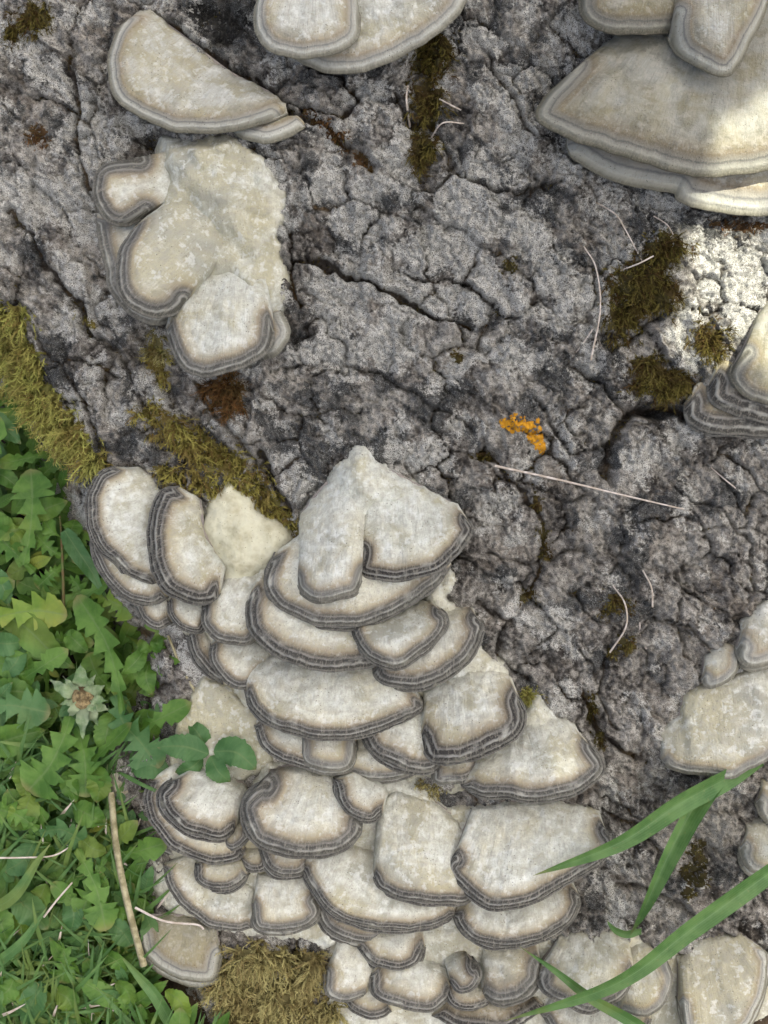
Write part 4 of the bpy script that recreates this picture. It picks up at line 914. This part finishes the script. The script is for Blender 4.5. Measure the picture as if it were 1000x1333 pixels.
# uncountable undergrowth and lawn grass
def scatter(name, label, cat, N, mat, size, kind, region, zlo, zhi, seed, long=2.4):
    rg = np.random.default_rng(seed); Vs = []; Fs = []; As = []; base = 0; k = 0; tries = 0
    n, m = (22, 3) if kind == 'dandelion' else (6, 3)
    while k < N and tries < N * 12:
        tries += 1
        x = rg.uniform(region[0], region[2]); y = rg.uniform(region[1], region[3])
        xe = np.interp(y, EDGE[:, 1], EDGE[:, 0])
        if x > xe - 4 + rg.normal() * 8 or (165 < x < 300 and 1190 < y < 1345 and x + (y - 1190) * .25 > 205): continue
        g = float(gz(x, y)); top = max(zt(y), g + 25)
        z = g + (top - g) * rg.uniform(zlo, zhi)
        an = rg.uniform(0, 2 * math.pi); s = size * rg.uniform(.55, 1.35); L = s * long * rg.uniform(.7, 1.3)
        c, s_ = math.cos(an), math.sin(an); up = rg.uniform(-.1, .5)
        if kind == 'grass':
            an = rg.normal(-1.2, 0.9); c, s_ = math.cos(an), math.sin(an); up = rg.uniform(.1, .8)
        p = [(x, y, z), (x + c * L * .5, y + s_ * L * .5, z + L * .5 * up), (x + c * L, y + s_ * L, z + L * up * .6)]
        V, F, at = leaf_mesh(p, s * .5, kind, n=n, m=m, seed=int(rg.integers(1 << 20)), roll=rg.normal() * .5, wave=.6)
        Vs.append(V); Fs.append(F + base); As.append(at); base += len(V); k += 1
    o = mesh_obj(name, np.concatenate(Vs), np.concatenate(Fs), mat, None, {'leafv': np.concatenate(As)})
    return tag(o, label, cat, None, 'stuff')
scatter('undergrowth', 'dense low green leaves covering the soil beside the stump', 'undergrowth', 1400, LEAF, 22, 'oval', (-260, 470, 330, 1450), .15, .85, 201)
scatter('clover_carpet', 'small rounded leaves scattered through the lawn', 'undergrowth', 900, LEAFB, 15, 'oval', (-260, 900, 330, 1450), .4, 1.05, 202, 1.8)
scatter('lawn_grass', 'fine short lawn grass at the lower left', 'grass', 1500, GRASS, 7, 'grass', (-260, 950, 320, 1450), .1, .9, 203, 9)
scatter('dry_litter', 'withered straw bits lying in the lawn', 'litter', 160, STRAW, 4, 'grass', (-200, 1000, 300, 1400), .5, 1.0, 204, 8)

# ================================================================== moss
def moss(label, blobs, kind, n, ln, lean=(0, 0.35), feather=6, wd=1.0, cushion=True, z_add=0.0):
    """blobs: (x, y, rx, ry, angle); strands root on the bark"""
    n = int(n * 1.55)
    rg = np.random.default_rng(int(blobs[0][0] * 13 + blobs[0][1] * 7) + 5)
    area = np.array([b[2] * b[3] for b in blobs]); pick = rg.choice(len(blobs), n, p=area / area.sum())
    bb = np.array([(*b, 0.0)[:5] for b in blobs], float)[pick]
    r = rg.random(n) ** .62 * (0.85 + .5 * rg.random(n)); a = rg.random(n) * 2 * math.pi
    u = r * np.cos(a) * bb[:, 2]; v = r * np.sin(a) * bb[:, 3]; an = np.radians(bb[:, 4])
    x = bb[:, 0] + u * np.cos(an) - v * np.sin(an); y = bb[:, 1] + u * np.sin(an) + v * np.cos(an)
    x = x + 5 * perlin(x / 14, y / 14, 151); y = y + 5 * perlin(x / 14, y / 14, 152)
    kp = (perlin(x / 15, y / 15, 153) + .5 * perlin(x / 6, y / 6, 154)) > -0.08 + .35 * (np.clip(r, 0, 1.4) - .6)
    x, y, u, v, bb, r = x[kp], y[kp], u[kp], v[kp], bb[kp], r[kp]; n = len(x)
    clump = np.clip(1 + .9 * perlin(x / 15, y / 15, 153), .3, 1.7)
    z = bark_z(x, y) + z_add * (1 - np.minimum(r, 1) ** 2)
    L = ln * rg.uniform(.5, 1.25, n) * clump * (1.1 - .45 * np.clip(r, 0, 1.3))
    d = np.stack([rg.normal(lean[0], .55, n) + u / bb[:, 2] * .4, rg.normal(lean[1], .55, n) + v / bb[:, 3] * .4, rg.uniform(.45, 1.1, n)], 1)
    d /= np.linalg.norm(d, axis=1, keepdims=True)
    side = np.cross(d, rg.normal(size=(n, 3))); side /= np.linalg.norm(side, axis=1, keepdims=True) + 1e-9
    b0 = np.stack([x, y, z - 2], 1)
    mid = b0 + d * (L * .55)[:, None]
    tipd = d + np.array([0, .45, -.35]) + rg.normal(size=(n, 3)) * .25; tipd /= np.linalg.norm(tipd, axis=1, keepdims=True)
    tip = mid + tipd * (L * .55)[:, None]
    w = wd * (0.7 + .6 * rg.random(n))[:, None]; rnd = rg.random(n)
    VV = [b0 - side * w, b0 + side * w, mid - side * w, mid + side * w, tip]; tv = [0, 0, .5, .5, 1.0]
    FF = [(0, 1, 3), (0, 3, 2), (2, 3, 4)]
    for j in range(feather):
        q = (j + 1) / (feather + .5)
        p = np.where(q < .5, 1, 0) * (b0 + (mid - b0) * min(q * 2, 1)) + np.where(q < .5, 0, 1) * (mid + (tip - mid) * max(q * 2 - 1, 0))
        dd = d if q < .5 else tipd
        ph = rg.uniform(0, 2 * math.pi, n)[:, None]; perp = side * np.cos(ph) + np.cross(dd, side) * np.sin(ph)
        l2 = (L * .30 * (1.15 - q * .5))[:, None]
        k0 = len(VV); wl = w * .8
        VV += [p - dd * wl, p + dd * wl, p + perp * l2 * .8 + dd * l2 * .75]; tv += [q * .8, q * .8, min(q + .25, 1)]
        FF.append((k0, k0 + 1, k0 + 2))
    K = len(VV); arr = np.stack(VV, 1)
    F = (np.array(FF)[None] + (np.arange(n) * K)[:, None, None]).reshape(-1, 3)
    at = np.stack([np.broadcast_to(np.array(tv)[None], (n, K)), np.broadcast_to(rnd[:, None], (n, K)), np.zeros((n, K))], -1).reshape(-1, 3)
    V = world(arr[..., 0], arr[..., 1], arr[..., 2]).reshape(-1, 3)
    e = empty('moss_patch', V.mean(0), label, 'moss', 'moss on the bark')
    o = mesh_obj('moss_strands', V, F, MOSS[kind], e, {'leafv': at}); o['kind'] = 'stuff'
    if cushion:
        q = [b for b in blobs]; lo = np.array([min(b[0] - max(b[2], b[3]) for b in q), min(b[1] - max(b[2], b[3]) for b in q)]) - 6
        hi = np.array([max(b[0] + max(b[2], b[3]) for b in q), max(b[1] + max(b[2], b[3]) for b in q)]) + 6
        xs = np.arange(lo[0], hi[0], 3.0); ys = np.arange(lo[1], hi[1], 3.0); X, Y = np.meshgrid(xs, ys); m_ = np.full(X.shape, 9.0)
        for b in q:
            an_ = math.radians(b[4] if len(b) > 4 else 0); ux = (X - b[0]) * math.cos(an_) + (Y - b[1]) * math.sin(an_); uy = -(X - b[0]) * math.sin(an_) + (Y - b[1]) * math.cos(an_)
            m_ = np.minimum(m_, np.hypot(ux / b[2], uy / b[3]) + .5 * perlin(X / 14, Y / 14, 161))
        Z = bark_z(X, Y) + (.85 - np.clip(m_, 0, 1.4) ** 2) * (2 + z_add * .9) + 1.5 * perlin(X / 6, Y / 6, 163)
        F = grid_faces(len(ys), len(xs)); sel = np.nonzero((m_ < 0.85).ravel()[F].all(1))[0]
        vv, ff, _, aa = submesh(world(X, Y, Z).reshape(-1, 3), F, sel, None, {'leafv': np.stack([np.full(X.size, .25), (0.3 + .3 * perlin(X / 9, Y / 9, 165)).ravel(), np.zeros(X.size)], -1)})
        if len(ff): mesh_obj('cushion', vv, ff, MOSS[kind], e, aa)
    return e
moss('bright yellow-green feathery moss along the left edge of the trunk', [(5, 410, 26, 22, 40), (12, 470, 32, 36), (38, 520, 44, 30, 40), (75, 560, 46, 26, 35), (112, 597, 30, 14, 25), (-25, 440, 30, 50)], 'yellow', 1900, 27, (-.4, .6), 10, 1.3, z_add=8)
moss('olive moss filling the long diagonal furrow above the leftmost brackets', [(200, 470, 14, 26, -20), (190, 535, 18, 14), (222, 560, 34, 22, 35), (262, 590, 44, 28, 40), (300, 610, 44, 26, 45), (340, 645, 40, 20, 50), (375, 682, 22, 14, 45), (225, 618, 30, 12, 20), (262, 632, 24, 12)], 'furrow', 2000, 19, (.1, .5), 9, 1.1)
moss('rusty brown moss tuft under the lumpy fungus mass', [(290, 512, 28, 24), (302, 530, 16, 14)], 'rust', 700, 16, (0, .3), 6, .8, z_add=5)
moss('small yellowish moss tuft left of the rusty tuft', [(198, 448, 14, 22), (205, 470, 12, 16)], 'gold', 350, 13, (0, .4), 5, .9)
moss('dark olive moss streak running down from the top bracket', [(562, 70, 30, 40), (556, 130, 24, 40), (552, 195, 20, 36), (560, 30, 22, 20)], 'olive', 1500, 16, (0, .4), 6, .9, z_add=3)
moss('yellow-brown moss strip at the right end of the half-moon bracket', [(412, 158, 20, 9, 40), (440, 180, 22, 12, 40), (470, 208, 18, 10, 45)], 'rust', 520, 9, (0, .3), 5, .8)
moss('dark green moss patch below the largest bracket', [(860, 330, 40, 26, -25), (835, 370, 46, 34, -10), (815, 410, 28, 34), (860, 385, 30, 26)], 'olive', 1700, 16, (0, .35), 6, .9, z_add=4)
moss('olive moss cushion hanging over the dark hollow', [(848, 478, 26, 20, 20), (866, 498, 40, 22, 8)], 'olive', 1200, 18, (0, .6), 6, .9, z_add=8)
moss('small brown-green moss tuft on the pale bark beside the right edge', [(926, 442, 26, 24)], 'olive', 600, 15, (0, .3), 6, .8, z_add=4)
moss('dark moss tuft in the top left corner', [(36, 14, 28, 22), (6, 30, 12, 14)], 'olive', 600, 15, (0, .3), 6, .9, z_add=3)
moss('little brown moss spot near the left edge of the bark', [(42, 170, 16, 14)], 'rust', 240, 8, (0, .2), 5, .8)
moss('black wiry growth behind the half-moon bracket', [(290, 28, 42, 26, 10), (262, 16, 26, 18)], 'black', 1300, 9, (0, .2), 4, .6)
moss('golden moss clump at the stump foot', [(340, 1246, 50, 22, 8), (306, 1285, 32, 36), (360, 1300, 58, 40), (402, 1262, 24, 28), (424, 1322, 30, 22), (310, 1345, 40, 26)], 'gold', 2300, 22, (-.1, .5), 9, 1.2, z_add=10)
moss('thin moss line in the crack right of the main cluster', [(700, 655, 7, 22, -15), (708, 695, 8, 22), (712, 722, 9, 12), (690, 775, 16, 11)], 'olive', 420, 7, (0, .3), 4, .8)
moss('moss tuft behind a curved straw in the lower right bark', [(806, 785, 20, 16, 20), (790, 800, 12, 7)], 'olive', 380, 8, (0, .3), 5, .8)
moss('moss spot below the curved straw', [(815, 840, 20, 14), (800, 850, 10, 8)], 'olive', 300, 7, (0, .3), 5, .8)
moss('flat brown-green moss by the right-hand grass blades', [(912, 1110, 18, 18), (906, 1140, 22, 22), (898, 1165, 12, 12)], 'olive', 520, 5, (0, .3), 3, .9)
moss('rust moss fringe under the notched right-pointing bracket', [(690, 1046, 48, 5)], 'rust', 300, 6, (0, .5), 4, .8, cushion=False)
moss('green moss tuft behind the scalloped bracket', [(690, 906, 16, 12)], 'yellow', 160, 10, (.2, -.1), 5, .8)
moss('tiny moss tuft in the hole beside the long straw', [(630, 594, 14, 11)], 'olive', 220, 8, (0, .3), 5, .8)
moss('small moss spot in the middle of the bark', [(664, 350, 12, 14)], 'olive', 140, 7, (0, .3), 5, .8)
moss('faint moss speck between the lumpy mass and the orange lichen', [(598, 466, 10, 9)], 'olive', 90, 6, (0, .3), 5, .8)
moss('mossy crack left of the right-edge brackets', [(775, 932, 10, 28), (784, 965, 11, 16)], 'olive', 320, 6, (0, .3), 4, .8)
moss('rusty moss under the rim of the largest bracket', [(975, 292, 40, 10), (935, 288, 20, 6)], 'rust', 340, 6, (0, .3), 4, .8)
moss('ochre moss on the fungus crust below the tiers', [(552, 1022, 24, 9, 10), (570, 1034, 14, 8)], 'gold', 220, 6, (0, .3), 4, .8, cushion=False, z_add=12)
moss('sparse moss in the bark crack above the yellow-green moss', [(112, 418, 20, 7, 40)], 'furrow', 160, 8, (0, .3), 4, .8)

# wisps of moss caught in the bark cracks
rg = np.random.default_rng(55)
vis = (GX > 5) & (GX < 1000) & (GY > 5) & (GY < 1240) & (DEB > .45) & (fbm(GX, GY, 75, 3, 171) > .02) & (GX > np.interp(GY, EDGE[:, 1], EDGE[:, 0]) + 8) & ~inside(GX, GY, CLUSTER)
pk = rg.choice(np.nonzero(vis.ravel())[0], 2600); n_ = len(pk)
b_ = np.stack([GX.ravel()[pk], GY.ravel()[pk], GZ.ravel()[pk] - .5], 1) + rg.normal(size=(n_, 3)) * [1.5, 1.5, 0]
d_ = rg.normal(size=(n_, 3)) * .6 + [0, .2, .9]; d_ /= np.linalg.norm(d_, axis=1, keepdims=True); s_ = np.cross(d_, rg.normal(size=(n_, 3))); s_ /= np.linalg.norm(s_, axis=1, keepdims=True)
l_ = rg.uniform(3, 8, n_)[:, None]; A_ = np.stack([b_ - s_ * 1.1, b_ + s_ * 1.1, b_ + d_ * l_], 1)
o_ = mesh_obj('crack_moss', world(A_[..., 0], A_[..., 1], A_[..., 2]).reshape(-1, 3), np.arange(n_ * 3).reshape(-1, 3), MOSS['olive'], None,
              {'leafv': np.stack([np.tile([.2, .2, 1], n_), np.repeat(rg.random(n_), 3), np.zeros(n_ * 3)], -1)})
tag(o_, 'thin olive wisps of moss caught in the bark cracks', 'moss', None, 'stuff')

# orange lichen
lic = empty('lichen_patch', world(683, 567, float(bark_z(np.array([683.]), np.array([567.]))[0])), 'bright orange lichen patch on the grey bark', 'lichen')
rg = np.random.default_rng(77)
lv, lf, lb = [], [], 0
for i in range(150):
    t_ = rg.random(); cx, cy = catmull([(657, 551), (678, 553), (696, 566), (707, 583)], 60)[int(t_ * 59)] + rg.normal(size=2) * np.array([4.2, 4.4]) * (0.5 + math.sin(math.pi * t_))
    r_ = rg.uniform(1.2, 3.6); an = np.linspace(0, 2 * math.pi, 9)[:-1]; zc = float(bark_z(np.array([cx]), np.array([cy]))[0])
    ring = np.stack([cx + r_ * np.cos(an) * (1 + .3 * rg.normal(size=8)), cy + r_ * np.sin(an) * (1 + .3 * rg.normal(size=8)), bark_z(cx + r_ * np.cos(an), cy + r_ * np.sin(an)) + .8], 1)
    pts_ = np.vstack([[cx, cy, zc + 1.3 + .6 * rg.random()], ring]); lv.append(world(pts_[:, 0], pts_[:, 1], pts_[:, 2]))
    lf.append(np.array([(0, 1 + (j + 1) % 8, 1 + j) for j in range(8)]) + lb); lb += 9
o_ = mesh_obj('lichen_scales', np.concatenate(lv), np.concatenate(lf), LICHEN, lic); o_['kind'] = 'stuff'

# ================================================================== straws, stalks, grass blades
def straw(label, pts, r0, r1, mat=STRAW, name='dry_straw', lift=3.0, cat='straw', group='dry straws and needles'):
    P = []
    for q in pts:
        z = q[2] if len(q) > 2 else float(bark_z(np.array([q[0]]), np.array([q[1]]))[0]) + lift
        P.append((q[0], q[1], z))
    V, F = tube(P, r0, r1, 6, 30, 0.12, int(pts[0][0]))
    return tag(mesh_obj(name, V, F, mat), label, cat, group)
straw('long straight white straw lying across the bark right of the main cluster', [(643, 607, 16), (720, 624, 22), (800, 643, 20), (888, 663, 12)], 1.7, 0.9)
straw('curved pale straw over a moss tuft in the lower right bark', [(800, 763), (811, 785, 16), (812, 815, 16), (795, 850)], 1.1, 1.3)
straw('short pale needle right of the curved straw', [(836, 742), (846, 765, 12), (850, 790)], 1.0, 1.4)
straw('tiny white splinter below the short needle', [(836, 812), (838, 830), (844, 846)], 1.0, 1.2)
straw('long bent needle hanging below the largest bracket', [(760, 322), (774, 352, 14), (779, 405, 16), (768, 470)], 0.9, 1.3)
straw('pale twig end touching the bent needle', [(778, 262), (800, 282, 12), (812, 302, 14), (836, 342)], 1.0, 0.8)
straw('white forked needle beside the dark green moss', [(808, 352), (828, 346, 14), (848, 336, 16)], 1.1, 1.0)
straw('faint needle below the rim of the largest bracket', [(852, 280), (868, 292), (878, 304)], .8, .8)
straw('white chip of straw left of the olive moss streak', [(531, 112), (529, 135, 12), (534, 160)], 1.2, 1.6)
straw('small white straw crossing the olive moss streak', [(562, 176), (576, 164, 14), (604, 162)], 1.1, .9)
straw('short straw right of the olive moss streak', [(572, 130), (590, 142, 12), (600, 143)], 1.0, 1.0)
straw('fine dry stalk bundle thread near the middle right', [(742, 470), (760, 445), (770, 430)], .7, .7)
straw('thin bleached needle by the right edge of the bark', [(932, 608), (942, 625, 10), (962, 635)], .9, .9)
straw('white bent straw lying against the stump foot', [(182, 1172, 34), (220, 1188, 38), (262, 1192, 40), (270, 1198, 40)], 1.7, 1.3)
straw('dark thin twig beneath the left side of the tiers', [(214, 830, -30), (232, 870, -24), (262, 920, -12), (268, 945, -14)], 1.8, 2.2, STALK)
straw('pale thin stem lying in the lawn at the left edge', [(-10, 1112, 20), (40, 1110, 26), (75, 1108, 24), (97, 1097, 20)], 1.4, 1.0)
straw('short pale stem slanting in the lawn', [(62, 1188, 20), (80, 1165, 26), (100, 1142, 26)], 1.5, 1.1)
straw('thick dead yellowish stalk standing at the foot of the stump', [(143, 1034, -8), (156, 1100, 22), (172, 1170, 30), (191, 1250, 22)], 4.2, 4.6, STALK, 'dead_stalk', cat='stalk')

def blade(label, pts, width, fold=.35, roll=0.0, mat=GRASS, name='grass_blade', seed=1, rev=False):
    P = np.array(pts, float); f = (1 - P[:, 2] * U / DIST)[:, None]; P[:, :2] = [OX, OY] + (P[:, :2] - [OX, OY]) * f
    V, F, at = leaf_mesh(P, width, 'blade', n=44, m=7, fold=fold, roll=roll, wave=.4, seed=seed)
    return tag(mesh_obj(name, V, F, mat, None, {'leafv': at}), label, 'grass blade', 'large grass blades')
blade('wide grass blade reaching left across the big white fan bracket', [(990, 985, -12), (948, 1012, 26), (885, 1046, 68), (805, 1098, 84), (694, 1140, 80)], 15, .5, .2, seed=2)
blade('folded grass blade hanging down from the wide blade', [(945, 1000, 8), (908, 1044, 46), (872, 1110, 66), (840, 1180, 58), (820, 1218, 40)], 12.5, .9, -.3, seed=3)
blade('long grass blade sweeping from the right edge to the bottom', [(1060, 1095, 40), (1000, 1138, 76), (900, 1210, 104), (800, 1282, 108), (655, 1330, 84)], 14, .4, .15, seed=4)
blade('thin grass blade crossing under the long sweeping one', [(900, 1390, 30), (830, 1335, 60), (770, 1300, 80), (720, 1262, 82), (676, 1232, 70)], 8.5, .4, .1, seed=5)
blade('short curled grass tip beside the folded blade', [(835, 1212, 34), (815, 1216, 42), (800, 1210, 46), (790, 1198, 50)], 6, .3, .3, seed=6)
blade('dark green grass blade in the lawn at the bottom left', [(232, 1350, 10), (205, 1300, 22), (180, 1270, 24), (156, 1243, 16)], 9, .4, .1, seed=7)
blade('broad grass blade slanting up from the left edge', [(-20, 1190, 14), (20, 1165, 26), (50, 1120, 30), (66, 1098, 26)], 8, .3, .2, seed=8)
blade('narrow grass blade low at the left edge', [(-20, 1265, 14), (25, 1230, 26), (48, 1200, 28), (62, 1180, 24)], 7, .3, .2, seed=9)

scatter('yellow_leaves', 'yellowing small leaves scattered through the undergrowth', 'undergrowth', 90, LEAFY, 17, 'oval', (-260, 520, 330, 1450), .4, 1.0, 206)
scatter('dandelion_rosettes', 'jagged dandelion leaves crowding the lawn', 'undergrowth', 330, LEAF, 30, 'dandelion', (-260, 500, 330, 1420), .5, 1.0, 207, 2.6)
scatter('fine_grass', 'pale thin grass among the leaves at the lower left', 'grass', 900, GRASS, 5, 'grass', (-260, 1000, 300, 1450), .5, 1.1, 208, 13)

# ================================================================== unseen leafy branch added overhead to block the sun, with holes for flecks
ctr = world(500, 666, 0); sdir = _dir / np.linalg.norm(_dir)
ux = np.cross(sdir, [0, 1, 0]); ux /= np.linalg.norm(ux); uy = np.cross(sdir, ux)
def gap(p):
    """inside a hole left in the added leaves so sun reaches the flecks"""
    out = False
    for (gx_, gy_), r_ in gaps:
        out |= np.hypot(p[0] - gx_, p[1] - gy_) < r_
    return out
gaps = []  # holes in the added leaves, placed along the sun's path to each fleck
for (x_, y_, z_, r_) in [(967, 168, 62, .0095), (967, 190, 70, .0095), (967, 208, 74, .008), (999, 190, 70, .007), (928, 380, 0, .0115), (958, 350, 0, .011), (985, 390, 5, .009), (895, 412, 0, .007), (975, 330, 0, .007)]:
    q = world(x_, y_, z_) - ctr; gaps.append(((q @ ux, q @ uy), r_))
rg = np.random.default_rng(404); cv, cf, ca_, cb = [], [], [], 0
tl = np.linspace(0, 1, 6); wl_ = np.sin(np.pi * tl ** .8) ** .8
lobes_ = 0
while lobes_ < 4600:
    r_ = .74 * math.sqrt(rg.random()); a_ = rg.random() * 2 * math.pi
    p2 = (r_ * math.cos(a_) + .03, r_ * math.sin(a_)); hgt = rg.uniform(1.75, 2.1)
    ang = rg.random() * 2 * math.pi; L_ = rg.uniform(.065, .105); W_ = L_ * .32
    dv = ux * math.cos(ang) + uy * math.sin(ang) + sdir * rg.normal() * .35; dv /= np.linalg.norm(dv)
    sv_ = np.cross(sdir + rg.normal(size=3) * .35, dv); sv_ /= np.linalg.norm(sv_)
    mids = [(p2[0] + (dv @ ux) * L_ * (q - .5), p2[1] + (dv @ uy) * L_ * (q - .5)) for q in (0, .25, .5, .75, 1)]
    if any(np.hypot(m[0] - g[0][0], m[1] - g[0][1]) < g[1] + W_ * .8 for m in mids for g in gaps): lobes_ += .12; continue
    c0 = ctr + ux * p2[0] + uy * p2[1] + sdir * hgt
    spine = c0 + dv * (L_ * (tl - .5))[:, None]; off = sv_ * (W_ * wl_)[:, None]
    V = np.stack([spine - off, spine, spine + off], 1).reshape(-1, 3)
    cv.append(V); cf.append(grid_faces(6, 3) + cb); cb += 18; lobes_ += 1
    ca_.append(np.stack([np.repeat(tl, 3), np.tile([-1, 0, 1], 6), np.full(18, rg.random())], -1))
br = empty('added_shade_branch', ctr + sdir * 2.1 + ux * .8, 'added leafy branch out of view, shaped to shade the stump and leave sun flecks', 'branch')
def wtube(P0, P1, r0, r1):
    t_ = np.linspace(0, 1, 14)[:, None]; P = np.asarray(P0) * (1 - t_) + np.asarray(P1) * t_ + .02 * np.sin(t_ * 9) * uy
    an = np.linspace(0, 2 * math.pi, 9); r = (r0 * (1 - t_) + r1 * t_)[:, :, None]
    ax1 = uy; ax2 = sdir
    X = P[:, None] + r * (np.cos(an)[None, :, None] * ax1 + np.sin(an)[None, :, None] * ax2)
    return X.reshape(-1, 3), grid_faces(14, 9)
V_, F_ = wtube(ctr + sdir * 2.12 + ux * 1.1, ctr + sdir * 2.08 - ux * .55, .018, .005); mesh_obj('bough', V_, F_, STALK, br)
o_ = mesh_obj('foliage', np.concatenate(cv), np.concatenate(cf), LEAF, br, {'leafv': np.concatenate(ca_)}); o_['kind'] = 'stuff'
